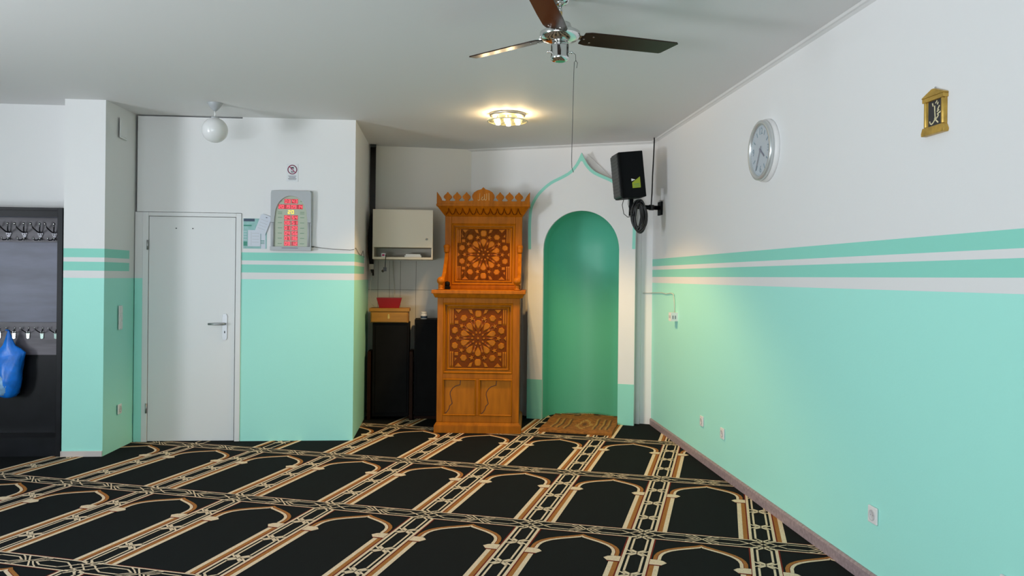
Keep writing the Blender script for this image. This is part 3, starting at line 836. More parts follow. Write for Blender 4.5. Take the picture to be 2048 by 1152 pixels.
# ------------------------------------------------------------------ small rug before the niche
def kilim():
    mb = MB(); nx, ny = 40, 24
    c = [(0.93, 7.60), (1.585, 7.36), (1.885, 8.32), (1.225, 8.50)]
    vs = []
    for top in (1, 0):
        for j in range(ny + 1):
            for i in range(nx + 1):
                a, b = i / nx, j / ny
                x = (1 - b) * ((1 - a) * c[0][0] + a * c[1][0]) + b * ((1 - a) * c[3][0] + a * c[2][0])
                y = (1 - b) * ((1 - a) * c[0][1] + a * c[1][1]) + b * ((1 - a) * c[3][1] + a * c[2][1])
                z = .020 + .006 * sin(a * 9 + b * 3) + .008 * max(0, a - .8) * 5 * (1 - abs(2 * b - 1)) + .05 * max(0, b - .82) ** 1 + .006 * sin(b * 11)
                x += .002 * sin(b * 17); y += .004 * sin(a * 14)
                vs.append((x, y, max(z, .010) if top else .003))
    N = (nx + 1) * (ny + 1)
    for j in range(ny):
        for i in range(nx):
            a, b = (i + .5) / nx, (j + .5) / ny
            mi = 0
            if .12 < b < .72:
                if int(a * 40) in (5, 8, 12, 28, 32, 35): mi = 1
                if int(a * 40) in (6, 9, 13, 29, 33, 36): mi = 2
                if .40 < a < .70 and abs(abs(a - .55) * 2.2 + abs(b - .42) - .24) < .045: mi = 1
                if .40 < a < .70 and abs(a - .55) * 2.2 + abs(b - .42) < .09: mi = 2
            if b > .9 and (i // 4) % 3 == 0: mi = 2
            q = j * (nx + 1) + i
            mb.add([vs[q], vs[q + 1], vs[q + nx + 2], vs[q + nx + 1]], [(0, 1, 2, 3)], mi, True)
    edge = [j * (nx + 1) for j in range(ny, -1, -1)] + list(range(1, nx + 1)) + [j * (nx + 1) + nx for j in range(1, ny + 1)] + [ny * (nx + 1) + i for i in range(nx - 1, -1, -1)]
    for a, b in zip(edge, edge[1:] + edge[:1]):
        mb.add([vs[a], vs[b], vs[b + N], vs[a + N]], [(0, 1, 2, 3)], 0)
    return mb.build('prayer_rug', ['kilim', 'kilim_light', 'kilim_dark'])


tag(kilim(), 'small brown patterned prayer rug lying before the arched niche', 'rug')

# ------------------------------------------------------------------ ceiling fan
fan = thing('ceiling_fan', 'three-bladed chrome and dark brown ceiling fan', 'ceiling fan', (.566, 3.912, H), 0)
MB().lathe([(.050, 0), (.050, -.012), (.044, -.030), (.036, -.042), (.014, -.050)], n=32).build('canopy', 'chrome', fan)
MB().tube([(0, 0, -.045), (0, 0, -.145)], .0085, 14).build('downrod', 'chrome', fan)
MB().tube([(0, 0, -.080), (0, 0, -.118)], .0098, 14).build('rod_sleeve', 'tag_yellow', fan)
MB().lathe([(.012, -.118), (.022, -.128), (.050, -.138), (.055, -.150), (.055, -.168), (.085, -.174), (.098, -.182), (.100, -.196), (.096, -.206), (.082, -.219), (.045, -.230), (.030, -.233)], n=40).build('motor_housing', 'chrome', fan)
hs_ = MB().lathe([(.022, -.230), (.042, -.238), (.044, -.243), (.044, -.296), (.046, -.300), (.046, -.312), (.034, -.322), (.022, -.323)], n=36)
for s in (-1, 1): hs_.tube([(s * .042, 0, -.276), (s * .056, 0, -.276)], .005, 8).ball((s * .058, 0, -.276), .007, 8)
hs_.build('switch_housing', 'chrome', fan)
for deg in (13, 133, 253):
    a = math.radians(deg); pitch = math.radians(-13)
    T = Matrix.Rotation(a, 4, 'Z') @ Matrix.Translation((0, 0, -.198)) @ Matrix.Rotation(pitch, 4, 'X')
    bl_ = MB(); bl_.T = T
    o = [(.115, -.050), (.150, -.060), (.30, -.062), (.612, -.058), (.622, -.048), (.575, .052), (.565, .060), (.30, .062), (.150, .060), (.115, .050)]
    bl_.prism(o, -.003, .003, 'xy')
    b_ = bl_.build('fan_blade', 'blade', fan, bevel=.0015)
    am = MB(); am.T = T
    am.prism([(.070, -.016), (.115, -.020), (.165, -.036), (.185, -.030), (.150, 0), (.185, .030), (.165, .036), (.115, .020), (.070, .016)], .003, .007, 'xy')
    for x_, y_ in ((.165, -.028), (.165, .028), (.125, 0)): am.lathe([(.005, -.006), (.005, -.003)], (x_, y_, 0), 8)
    am.build('blade_arm', 'chrome', b_)
ch = MB().tube([(.066, .004, -.276), (.078, .004, -.285), (.080, .004, -.318)], .0014, 6)
ch.tube([(.084, .004, -.350), (.088, .004, -.325), (.080, .004, -.313), (.072, .004, -.322), (.070, .004, -.40), (.064, .004, -.80), (.066, .004, -.838), (.074, .004, -.86)], .0016, 6)
ch.build('pull_cord', 'wire_dark', fan)

# ------------------------------------------------------------------ lit ceiling lamp
lp_ = thing('ceiling_spotlight', 'round chrome ceiling lamp with lit bulbs under a glass disc', 'ceiling lamp', (.545, 6.80, H), 0)
MB().lathe([(.150, 0), (.152, -.006), (.150, -.022), (.120, -.028), (.05, -.03)], n=40).build('base_plate', 'steel', lp_)
MB().lathe([(.02, -.060), (.165, -.060), (.168, -.063), (.165, -.067), (.02, -.067)], n=44).lathe([(.158, -.0585), (.170, -.0585), (.174, -.0635), (.170, -.0685), (.158, -.0685), (.156, -.0635)], n=44, m=1).build('glass_disc', ['clear', 'glass_rim'], lp_)
for k in range(7):
    a = 2 * pi * k / 6 + .35; rr = .098 if k < 6 else 0
    x_, y_ = rr * cos(a), rr * sin(a)
    MB().lathe([(.008, -.028), (.009, -.056)], (x_, y_, 0), 12).build('lamp_holder', 'steel', lp_)
    MB().ball((x_, y_, -.076), .021, 14, sz=.5).build('bulb', 'bulb', lp_)
    if k < 6:
        d_ = bpy.data.lights.new('lamp_bulb_light', 'POINT'); d_.energy = 2.3; d_.color = (1.0, .70, .36); d_.shadow_soft_size = .015
        lo = bpy.data.objects.new('lamp_bulb_light', d_); C.objects.link(lo); lo.parent = lp_; lo.location = (rr * 1.28 * cos(a), rr * 1.28 * sin(a), -.052)
        d_ = bpy.data.lights.new('lamp_spot_light', 'SPOT'); d_.energy = 27; d_.color = (1.0, .63, .26); d_.shadow_soft_size = .02
        d_.spot_size = math.radians(122); d_.spot_blend = 0.40
        lo = bpy.data.objects.new('lamp_spot_light', d_); C.objects.link(lo); lo.parent = lp_; lo.location = (x_, y_, -.098)

# ------------------------------------------------------------------ globe pendant
gl = thing('globe_pendant', 'white opal globe pendant lamp hanging before the door wall', 'pendant lamp', (-1.824, 6.70, H), 0)
MB().lathe([(.060, 0), (.060, -.003), (.044, -.028), (.022, -.055), (.008, -.066)], n=32).build('ceiling_rose', 'plastic_grey', gl)
MB().tube([(0, 0, -.06), (0, 0, -.118)], .005, 10).build('stem', 'plastic', gl)
MB().lathe([(.010, -.108), (.028, -.112), (.034, -.124)], n=20).build('globe_cap', 'plastic_grey', gl)
MB().lathe([(max(.0005, .101 * sin(pi * i / 24)), -.218 + .101 * cos(pi * i / 24)) for i in range(1, 25)], n=36).build('globe', 'opal', gl)


# ------------------------------------------------------------------ text helper (digits of the wall clock)
def text_mesh(s, size):
    cu = bpy.data.curves.new('numeral', 'FONT'); cu.body = s; cu.size = size; cu.align_x = 'CENTER'; cu.align_y = 'CENTER'; cu.extrude = .0008
    o = bpy.data.objects.new('numeral', cu); C.objects.link(o)
    dg = bpy.context.evaluated_depsgraph_get(); me = bpy.data.meshes.new_from_object(o.evaluated_get(dg))
    bpy.data.objects.remove(o); bpy.data.curves.remove(cu)
    vs = [tuple(v.co) for v in me.vertices]; fs = [list(p.vertices) for p in me.polygons]
    bpy.data.meshes.remove(me)
    return vs, fs


clk = thing('wall_clock', 'round white wall clock on the right wall', 'clock', on_right(5.015, 2.285), RZ)
MB().lathe([(.198, 0), (.200, -.006), (.200, -.026), (.186, -.032), (.186, -.040)], axis='y', n=56).build('rear_rim', 'plastic', clk)
MB().lathe([(.186, -.030), (.192, -.036), (.192, -.056), (.182, -.062), (.166, -.060), (.160, -.046), (.160, -.030)], axis='y', n=56).build('bezel', 'silver', clk)
MB().lathe([(.165, -.036), (.165, -.046)], axis='y', n=56).build('dial', 'dial', clk)
nm = MB()
for hr in range(12):
    a = pi / 2 - hr * pi / 6
    r_ = .122
    if hr in (0, 3, 6, 9):
        vs, fs = text_mesh(str(hr if hr else 12), .062)
        nm.add([(r_ * cos(a) + x, -.0465 - z, r_ * sin(a) + y) for x, y, z in vs], fs, 0)
    else:
        nm.stroke([((r_ - .014) * cos(a), (r_ - .014) * sin(a)), ((r_ + .014) * cos(a), (r_ + .014) * sin(a))], .009, -.046, .001)
for k in range(60):
    a = k * pi / 30
    nm.stroke([(.150 * cos(a), .150 * sin(a)), (.156 * cos(a), .156 * sin(a))], .002, -.046, .0006)
nm.build('numerals', 'dial_ink', clk)
MB().stroke([(-.012, .012), (.060, -.042)], .010, -.0495, .0015).lathe([(.010, -.046), (.010, -.053)], axis='y', n=16).build('hour_hand', 'ink_grey', clk)
MB().stroke([(.012, .024), (-.070, -.120)], .007, -.0515, .0012).build('minute_hand', 'ink_grey', clk)

# gold calligraphy plaque
pq = thing('calligraphy_plaque', 'small gold temple-shaped plaque with black panel of gold calligraphy', 'plaque', on_right(3.236, 2.079), RZ)
fb = MB()
fb.prism([(-.078, 0), (.078, 0), (.082, .012), (.070, .034), (-.070, .034), (-.080, .012)], 0, -.024)
fb.box(-.070, -.048, -.012, 0, .034, .148).box(.048, .070, -.012, 0, .034, .148)
fb.box(-.076, .076, -.022, 0, .142, .160)
fb.prism([(-.080, .160), (.080, .160), (.074, .166), (.008, .190), (-.008, .190), (-.074, .166)], 0, -.024)
for s in (-1, 1): fb.tube([(s * .060, -.012, .036), (s * .060, -.012, .142)], .0095, 10)
fb.build('temple_frame', 'gold', pq, bevel=.002)
MB().box(-.048, .048, -.010, 0, .034, .142).build('black_panel', 'ink', pq)
cl_ = MB()
def K(P, wd=.005): cl_.stroke([(-.046 + a * .092, .034 + b * .108) for a, b in P], wd, -.010, .002)
K([(.48, .78), (.50, .55), (.54, .28), (.40, .16), (.26, .10), (.16, .14), (.12, .22)], .005)
K([(.50, .30), (.62, .20), (.74, .12)], .006)
K([(.84, .74), (.72, .62), (.80, .58), (.68, .54)], .005); K([(.92, .50), (.70, .44), (.78, .38), (.66, .30), (.54, .26)], .005)
K([(.66, .96), (.56, .88)], .004); K([(.32, .90), (.36, .80)], .005); K([(.74, .88), (.70, .82)], .005)
cl_.build('calligraphy', 'gold_pale', pq)
MB().tube([(-.004, -.006, .188), (-.004, -.010, .198), (.004, -.010, .198), (.004, -.006, .188)], .0015, 6).build('hanging_loop', 'steel', pq)

# ------------------------------------------------------------------ sockets and switches
GR = 'white sockets on the walls'
sk = thing('wall_socket', 'white wall socket low on the right wall, nearest the back corner', 'socket', on_right(6.246, .337), RZ, GR)
MB().box(-.041, .041, -.011, 0, -.041, .041).build('cover_plate', 'plastic', sk, bevel=.006)
MB().lathe([(.026, -.010), (.026, -.0145), (.022, -.0145), (.020, -.0118), (.001, -.0118)], axis='y', n=24).lathe([(.003, -.0116), (.003, -.0122)], (-.010, 0, 0), 8, 'y', 1).lathe([(.003, -.0116), (.003, -.0122)], (.010, 0, 0), 8, 'y', 1).build('plug_well', ['plastic_shade', 'ink_grey'], sk)
dup(sk, on_right(5.775, .330), RZ, 'white wall socket low on the right wall, second from the back corner')
dup(sk, on_right(3.700, .342), RZ, 'white wall socket low on the right wall, well in front of the clock')
dup(sk, on_right(2.775, .345), RZ, 'white wall socket low on the right wall, cut by the bottom photo edge')
PRZ = pi / 2 + .045      # right face of the pillar
dup(sk, (-2.653, 6.985, .331), PRZ, 'round white socket low on the shaded side of the pillar')
sw = thing('light_switch', 'tall white switch strip on the shaded side of the pillar', 'light switch', (-2.653, 6.985, .99), PRZ)
MB().box(-.038, .038, -.010, 0, 0, .20).build('switch_frame', 'plastic', sw, bevel=.004)
for k in range(3): MB().box(-.027, .027, -.015, -.009, .010 + k * .063, .064 + k * .063).build('rocker', 'plastic', sw, bevel=.003)
vc = thing('vent_cover', 'square white cover plate high on the shaded side of the pillar', 'vent cover', (-2.648, 7.0, 2.575), PRZ)
MB().box(-.085, .085, -.006, 0, 0, .165).build('plate', 'white', vc, bevel=.003)
MB().box(-.070, .070, -.010, -.005, .015, .150).build('raised_center', 'white', vc, bevel=.003)
sb = thing('surface_socket', 'white surface-mounted socket box with thin wire on the right wall', 'socket', on_right(6.98, 1.088), RZ)
MB().box(-.04, .04, -.062, 0, 0, .076).box(.0401, .0415, -.050, -.040, .02, .05, 1).box(.0401, .0415, -.028, -.018, .02, .05, 1).box(-.018, -.010, -.0635, -.0615, .025, .05, 1).box(.010, .018, -.0635, -.0615, .025, .05, 1).build('socket_box', ['plastic', 'ink_grey'], sb)
q0 = q_point(.61, 1.312, .006); q1 = q_point(.715, 1.315, .010)
tag(MB().tube([q0, q1, *[(xr(a) - .012, a, b) for a, b in ((7.92, 1.317), (7.55, 1.326), (7.40, 1.318), (7.22, 1.330), (7.14, 1.318), (7.11, 1.24), (7.10, 1.155))]], .004, 8).build('phone_wire', 'wire'),
    'thin pale wire running from the niche wall to the surface socket', 'wire')

# ------------------------------------------------------------------ loudspeaker, bracket, cables
spk = thing('loudspeaker', 'black loudspeaker with lime green sticker mounted high in the right corner', 'loudspeaker', (1.745, 7.36, 2.20), 0.03)
TILT = Matrix.Rotation(math.radians(-6), 4, 'Y')
cb = MB(); cb.T = TILT
cb.prism([(-.105, .0), (.118, .0), (.118, .42), (-.105, .42)], -.095, .14)
cb.prism([(-.115, .005), (-.104, .0), (-.104, .42), (-.115, .415)], -.115, .15)
cb.build('cabinet', 'black', spk, bevel=.010)
gr = MB(); gr.T = TILT
gr.prism([(-.128, .02), (-.115, .01), (-.115, .41), (-.128, .40)], -.105, .14)
for k in range(12): gr.box(-.130, -.127, -.10, .135, .03 + k * .031, .045 + k * .031)
gr.build('grille', 'rubber', spk, bevel=.004)
st = MB(); st.T = TILT
st.prism([(-.005, .085), (.072, .085), (.072, .185), (-.005, .135)], -.0952, -.0965, 'xz', 0)
st.prism([(-.010, .148), (.028, .160), (-.010, .172)], -.0952, -.0965, 'xz', 1)
st.stroke([(.010, .118), (.060, .118)], .006, -.0965, .0004, 2); st.stroke([(.018, .100), (.064, .100)], .005, -.0965, .0004, 2)
st.build('sticker', ['sticker', 'paper_white', 'print_green'], spk)
br = thing('speaker_bracket', 'black wall bracket carrying the loudspeaker on the right wall', 'bracket', on_right(7.52, 2.07), 0)
MB().box(-.02, 0, -.06, .06, -.01, .12).build('wall_plate', 'black', br, bevel=.004)
MB().tube([(-.02, 0, .060), (-.10, -.03, .060), (-.33, -.12, .058)], .021, 14).build('arm', 'black', br)
MB().tube([(-.085, -.025, .060), (-.125, -.041, .060)], .027, 14).build('clamp', 'rubber', br)
MB().tube([(-.325, -.118, -.03), (-.325, -.14, .175)], .020, 14).build('post', 'black', br)
tag(MB().box(-.028, 0, -.055, .055, 0, .115).build('junction_box', 'plastic', loc=on_right(7.49, 2.195), bevel=.004), 'small white box on the wall above the loudspeaker bracket', 'junction box')
coil = MB()
for k in range(20):
    a_, b_ = .052 + rnd.uniform(-.028, .026), .128 + rnd.uniform(-.022, .022)
    ox, oz, oy = rnd.uniform(-.012, .012), rnd.uniform(-.012, .012), rnd.uniform(-.030, .030)
    tl = rnd.uniform(-.12, .12)
    pts = []
    for j in range(28):
        q = 2 * pi * j / 28
        x_, z_ = a_ * cos(q), b_ * sin(q)
        pts.append((ox + x_ * cos(tl) - z_ * sin(tl), oy + .01 * sin(2 * q), oz + x_ * sin(tl) + z_ * cos(tl)))
    coil.tube(pts, .0065, 8, closed=True)
coil.tube([(-.03, -.045, .10), (0, -.05, .118), (.03, -.045, .10), (.03, .04, .08), (0, .05, .09), (-.03, .04, .08), (-.03, -.045, .10)], .006, 8)
tag(coil.build('cable_coil', 'rubber', loc=(1.822, 7.375, 2.035), rotz=-.2), 'coil of black cable hanging from the loudspeaker bracket', 'cable')
tag(MB().tube([(1.70, 7.34, 2.235), (1.665, 7.30, 2.20), (1.645, 7.29, 2.13), (1.66, 7.29, 2.05), (1.70, 7.30, 2.02), (1.75, 7.33, 2.035), (1.775, 7.36, 2.06)], .0035, 8).tube([(1.715, 7.34, 2.20), (1.71, 7.33, 2.14), (1.725, 7.33, 2.08), (1.765, 7.36, 2.065)], .003, 8).build('speaker_lead', 'wire_dark'),
    'thin dark lead looping below the loudspeaker', 'cable')
tag(MB().tube([(2.055, 7.735, 2.83), (2.052, 7.72, 2.80), (2.045, 7.71, 2.66), (2.02, 7.65, 2.45), (1.99, 7.55, 2.28), (1.965, 7.48, 2.15)], .0065, 8).build('ceiling_cable', 'rubber'),
    'black cable dropping from the ceiling corner to the loudspeaker bracket', 'cable')

# ------------------------------------------------------------------ prayer-time display and papers on the door wall
SEG = {'0': 'abcdef', '1': 'bc', '2': 'abged', '3': 'abgcd', '4': 'fgbc', '5': 'afgcd', '6': 'afgedc', '7': 'abc', '8': 'abcdefg', '9': 'abcdfg'}


def digit(mb, ch_, x, z, w_, h_, y, m):
    t = w_ * .24
    P = {'a': ((0, h_), (w_, h_)), 'b': ((w_, h_), (w_, h_ / 2)), 'c': ((w_, h_ / 2), (w_, 0)), 'd': ((0, 0), (w_, 0)), 'e': ((0, 0), (0, h_ / 2)), 'f': ((0, h_ / 2), (0, h_)), 'g': ((0, h_ / 2), (w_, h_ / 2))}
    for s in SEG[ch_]:
        a, b = P[s]
        mb.stroke([(x + a[0], z + a[1]), (x + b[0], z + b[1])], t, y, .0012, m)


pc = thing('prayer_time_display', 'grey arched prayer-time display with red and yellow lit digits', 'display', (-1.311, YD, 1.672), 0)
hw_, hh = .174, .524
hb = MB().box(-hw_, hw_, -.035, 0, .03, hh)
# raised spandrel plate around the arched face
fo = [(-hw_, .245), (-hw_, hh), (hw_, hh), (hw_, .245)]
fa = [(-.142, .245)] + [(-.142 + .004 * k, .245 + .02 * k) for k in range(1, 4)]
ra = [(cos(pi - pi * k / 24) * .136, .305 + sin(pi * k / 24) * .172) for k in range(25)]
ain = [(-.142, .245), (-.140, .285)] + ra + [(.140, .285), (.142, .245)]
n_ = len(ain)
aout = by_fraction(fo, n_, 0)
hb.ring(aout, ain, -.035, -.052)
hb.box(-hw_, -.146, -.045, -.03, .03, .245).box(.146, hw_, -.045, -.03, .03, .245)
hb.build('housing', 'plastic_grey', pc, bevel=.003)
hb2 = MB().box(-hw_ - .002, hw_ + .002, -.058, 0, 0, .034).box(-.075, .065, -.0595, -.057, .018, .026, 1)
hb2.build('foot_bar', ['plastic_grey', 'ink_grey'], pc, bevel=.003)
for s in (-1, 1):
    MB().tube([(s * .152, -.045, .036), (s * .152, -.045, .243)], .010, 12).build('column', 'plastic_grey', pc)
MB().prism([(-.142, .034), (.142, .034), (.142, .245)] + ra[::-1] + [(-.142, .245)], -.035, -.038).build('face_panel', 'led_panel', pc)
dg = MB()
rows = [(.418, '03', '43'), (None, None, None), (None, None, None), (.276, '04', '54'), (.230, '06', '51'), (.184, '01', '20'), (.139, '04', '56'), (.094, '07', '36'), (.048, '09', '12')]
dw, dh = .015, .026
for z, l_, r_ in rows:
    if z is None: continue
    dg.box(-.060, -.004, -.0392, -.0378, z - .007, z + dh + .007, 2); dg.box(.002, .058, -.0392, -.0378, z - .007, z + dh + .007, 2)
    for c_, x_ in zip(l_ + r_, (-.052, -.026, .010, .036)): digit(dg, c_, x_, z, dw, dh, -.0392, 0)
z = .370
for x0_, s_ in ((-.105, '20'), (-.053, '19'), (.0, '09'), (.053, '14')):
    dg.box(x0_ - .005, x0_ + .046, -.0392, -.0378, z - .007, z + dh + .007, 2)
    for c_, x_ in zip(s_, (x0_ + .001, x0_ + .025)): digit(dg, c_, x_, z, dw, dh, -.0392, 0)
for c_, x_ in zip('20', (-.026, .004)): digit(dg, c_, x_, .323, .017, .028, -.0382, 1)
for zz in (.431, .336, .289, .243, .197, .152, .107, .061):
    for s in (-1, 1):
        dg.stroke([(s * .112, zz), (s * .078, zz)], .004, -.038, .0005, 3)
        if zz in (.336,): dg.stroke([(s * .112, zz - .014), (s * .078, zz - .014)], .004, -.038, .0005, 3)
dg.build('digits', ['led_red', 'led_yellow', 'led_off', 'print_green'], pc)
tag(MB().tube([(-1.137, YD - .02, 1.708), (-1.115, YD - .02, 1.708)], .005, 8).tube([(-1.115, YD - .02, 1.708), (-1.06, YD - .006, 1.700), (-.95, YD - .006, 1.690), (-.80, YD - .006, 1.684), (-.77, YD - .006, 1.69), (XN + .006, YD + .05, 1.705), (XN + .006, YD + .35, 1.66), (XN + .006, YD + .55, 1.65), (XN + .006, YD + .72, 1.70), (XN + .006, YD + .85, 1.64)], .0022, 8).build('display_lead', 'wire_dark'),
    'thin grey lead running right from the prayer-time display', 'wire')

ns = thing('no_phone_sign', 'white sign with a crossed-out mobile phone above the prayer-time display', 'sign', (-1.311, YD, 2.281), 0)
MB().box(-.050, .050, -.003, 0, 0, .155).build('sign_board', 'paper_white', ns)
sg = MB()
R_ = .038; zc_ = .104
sg.stroke([(R_ * cos(2 * pi * k / 32), zc_ + R_ * sin(2 * pi * k / 32)) for k in range(33)], .0075, -.003, .0008, 0)
sg.stroke([(-.027, zc_ + .027), (.027, zc_ - .027)], .0075, -.0036, .0008, 0)
sg.prism(rect(-.013, .013, zc_ + .010, zc_ + .022), -.003, -.0036, 'xz', 1)
sg.stroke([(-.010, zc_ + .010), (-.010, zc_ - .024), (.010, zc_ - .024), (.010, zc_ + .010)], .003, -.003, .0006, 1)
sg.prism(rect(-.009, .009, zc_ - .022, zc_ - .014), -.003, -.0036, 'xz', 2)
for zz, hw2, mm in ((.050, .034, 2), (.040, .030, 2), (.036, .026, 2), (.024, .034, 1), (.016, .030, 2)): sg.stroke([(-hw2, zz), (hw2, zz)], .004, -.003, .0005, mm)
sg.build('pictogram', ['sign_red', 'ink', 'ink_grey'], ns)

po = thing('wall_poster', 'teal and green printed poster on the wall beside the door', 'poster', (-1.626, YD, 1.686), 0)
pr = MB().box(-.100, .100, -.002, 0, 0, .264, 3)
pr.prism(rect(-.098, -.004, .238, .262), -.002, -.0026, 'xz', 0)
pr.prism(rect(-.098, -.030, .196, .208), -.002, -.0026, 'xz', 1); pr.prism(rect(-.098, -.066, .024, .062), -.002, -.0026, 'xz', 1)
pr.prism(rect(.032, .040, .030, .080), -.002, -.0026, 'xz', 0)
pr.prism(rect(.052, .090, .0, .235), -.002, -.0024, 'xz', 2)
for k in range(4): pr.stroke([(-.095, .150 - k * .024), (-.070, .150 - k * .024)], .004, -.002, .0005, 2)
for k in range(3): pr.stroke([(.048, .070 - k * .012), (.080, .070 - k * .012)], .005, -.0026, .0005, 1)
pr.build('printed_sheet', ['poster_navy', 'poster_green', 'paper', 'poster_teal'], po)
n1 = MB()
Tm = Matrix.Translation((-1.556, YD - .010, 1.895)) @ Matrix.Rotation(math.radians(20), 4, 'Y')
n1.T = Tm
n1.prism([(-.048, -.080), (.048, -.080), (.048, .075), (.030, .090), (-.036, .090), (-.048, .075)], 0, -.002, 'xz', 0)
n1.prism([(.0, .066), (.012, .066), (.012, .074), (0, .074)], -.002, -.005, 'xz', 1)
for k in range(4): n1.stroke([(-.034, .04 - k * .026), (.030, .04 - k * .026)], .002, -.002, .0003, 2)
tag(n1.build('paper_note', ['paper', 'ink_grey', 'plastic_grey']), 'pale slanted paper note pinned over the poster corner', 'paper note')
n2 = MB().box(-.054, .054, -.002, 0, 0, .142, 0)
n2.stroke([(-.026, .01), (-.026, .125)], .002, -.002, .0003, 1)
for k in range(4): n2.stroke([(-.018, .115 - k * .026), (.040, .115 - k * .026)], .002, -.002, .0003, 1)
tag(n2.build('paper_note', ['paper', 'plastic_grey'], loc=(-1.632, YD - .004, 1.706)), 'pale upright paper note stuck on the lower poster', 'paper note')

# ------------------------------------------------------------------ recess: wall cabinet, cables, cupboards
wc = thing('wall_cabinet', 'small cream wall cabinet with open slot above the red bowl', 'cabinet', (-.690, 8.25, 1.628), 0)
WW, WH, WD = .605, .502, .39
MB().box(0, .016, 0, WD, 0, WH).box(WW - .016, WW, 0, WD, 0, WH).box(.016, WW - .016, 0, WD, 0, .022).box(.016, WW - .016, 0, WD, WH - .016, WH).box(.016, WW - .016, WD - .012, WD, .022, WH - .016).box(.016, WW - .016, .01, WD - .012, .120, .132).build('carcass', 'cream_box', wc, bevel=.002)
dr_ = MB().box(.002, WW - .002, -.017, -.001, .120, WH).build('flap_door', 'cream_box', wc, bevel=.002)
MB().lathe([(.006, -.017), (.006, -.022), (.010, -.027), (.004, -.031)], (WW - .062, 0, .205), 16, 'y').build('knob', 'steel', dr_)
tag(MB().box(0, .17, 0, .12, 0, .018).box(.01, .16, .005, .11, .018, .032).build('paper_stack', 'paper_white', loc=(-.37, 8.29, 1.651), rotz=.1), 'small stack of pale papers in the open cabinet slot', 'papers')
tag(MB().box(-.02, .02, 0, .05, 0, .036).box(-.012, .012, -.004, .0, .008, .028, 1).build('power_adapter', ['plastic', 'sign_red'], loc=(-.582, 8.262, 1.651)), 'white power adapter with red switch in the cabinet slot', 'adapter')
tag(MB().tube([(-.56, 8.27, 1.668), (-.555, 8.236, 1.672), (-.556, 8.22, 1.63), (-.560, 8.22, 1.54)], .004, 8).box(-.578, -.546, 8.21, 8.23, 1.505, 1.545).tube([(-.575, 8.22, 1.515), (-.59, 8.22, 1.50)], .012, 8).build('hanging_plug', 'rubber'),
    'black plug hanging on its cord below the cream cabinet', 'plug')
bun = MB()
for k in range(5):
    ox = k * .011; bul = rnd.uniform(-.012, .0)
    bun.tube([(XN + .022 + ox, 8.595 - .004 * k, H - .005), (XN + .020 + ox, 8.59, 2.4), (XN + .024 + ox * .9, 8.585, 2.1), (XN + .016 + ox * .8 + bul, 8.58, 1.85), (XN + .014 + ox * .9, 8.57, 1.70), (XN + .026 + ox * .7, 8.58, 1.58 - .03 * k)], .009, 8)
bun.box(XN + .015, XN + .075, 8.56, 8.61, H - .03, H)
tag(bun.build('cable_bundle', 'rubber'), 'thick black cable bundle running down the recess corner', 'cable')
tag(MB().box(-.022, .022, 0, .05, .035, .09, 0).tube([(0, .03, .04), (.008, .025, .0)], [.014, .010], 10, 1).build('wall_plug', ['cream_box', 'rubber'], loc=(XN + .045, 8.50, 1.49)), 'beige socket with black plug below the cable bundle', 'plug')
tag(MB().tube([(XN + .045, 8.53, 1.49), (XN + .035, 8.52, 1.35), (XN + .03, 8.50, 1.25), (XN + .05, 8.47, 1.17), (XN + .08, 8.46, 1.145)], .003, 6).build('thin_lead', 'wire'), 'thin pale lead from the plug down to the wooden box', 'wire')
tag(MB().tube([(-.508, 8.66, 1.62), (-.50, 8.655, 1.45), (-.49, 8.655, 1.35), (-.492, 8.65, 1.26), (-.50, 8.60, 1.19)], .003, 6).build('pale_cord', 'wire'), 'thin pale cord hanging behind the red bowl', 'wire')

CB = thing('black_cupboard', 'black glossy cupboard beneath the yellow wooden box', 'cupboard', (-.735, 8.30, 0), 0)
MB().box(.05, .42, 0, .30, .03, .985).build('body', 'cupboard_black', CB, bevel=.004)
MB().box(.08, .40, -.010, 0, .07, .95).build('door', 'cupboard_black', CB, bevel=.003)
for x_ in (0.002, .425): MB().box(x_, x_ + .034, -.02, .28, 0, .69).build('side_post', 'brown_post', CB, bevel=.003)
CB2 = thing('black_cupboard', 'black cupboard close behind the left side of the pulpit', 'cupboard', (-.262, 8.32, 0), 0)
MB().box(0, .265, 0, .30, .03, 1.018).build('body', 'cupboard_black', CB2, bevel=.004)
MB().box(.02, .245, -.010, 0, .07, .98).build('door', 'cupboard_black', CB2, bevel=.003)
MB().box(.0, .265, .01, .29, 0, .03).build('plinth', 'brown_post', CB2)

wb = thing('wooden_box', 'yellow wooden box with a drawer under the red bowl', 'box', (-.718, 8.27, .986), 0)
MB().box(.012, .392, .012, .30, 0, .112).build('body', 'pine', wb, bevel=.002)
MB().box(0, .404, 0, .31, .112, .145).build('lid', 'pine', wb, bevel=.004)
wd_ = MB().box(.022, .382, 0, .012, .008, .104).build('drawer', 'pine', wb, bevel=.002)
MB().box(.186, .206, -.004, 0, .04, .075).lathe([(.008, -.012), (.008, -.004)], (.196, 0, .082), 12, 'y').build('drawer_pull', 'gold', wd_)
rb = MB()
o1 = [(-.100, -.070), (.100, -.070), (.100, .070), (-.100, .070)]
s_ = lambda P, kx, ky: [(p[0] * kx, p[1] * ky) for p in P]
rb.frustum(o1, 0, s_(o1, 1.27, 1.3), .098, 'xy')
rb.frustum(s_(o1, 1.27, 1.3), .098, s_(o1, 1.30, 1.34), .104, 'xy')
tag(rb.build('serving_bowl', 'bowl_red', loc=(-.525, 8.40, 1.1315), rotz=.04, bevel=.004), 'dark red plastic bowl on the yellow wooden box', 'bowl')
jr = thing('small_jar', 'small white jar with dark band on the right black cupboard', 'jar', (-.170, 8.40, 1.018), 0)
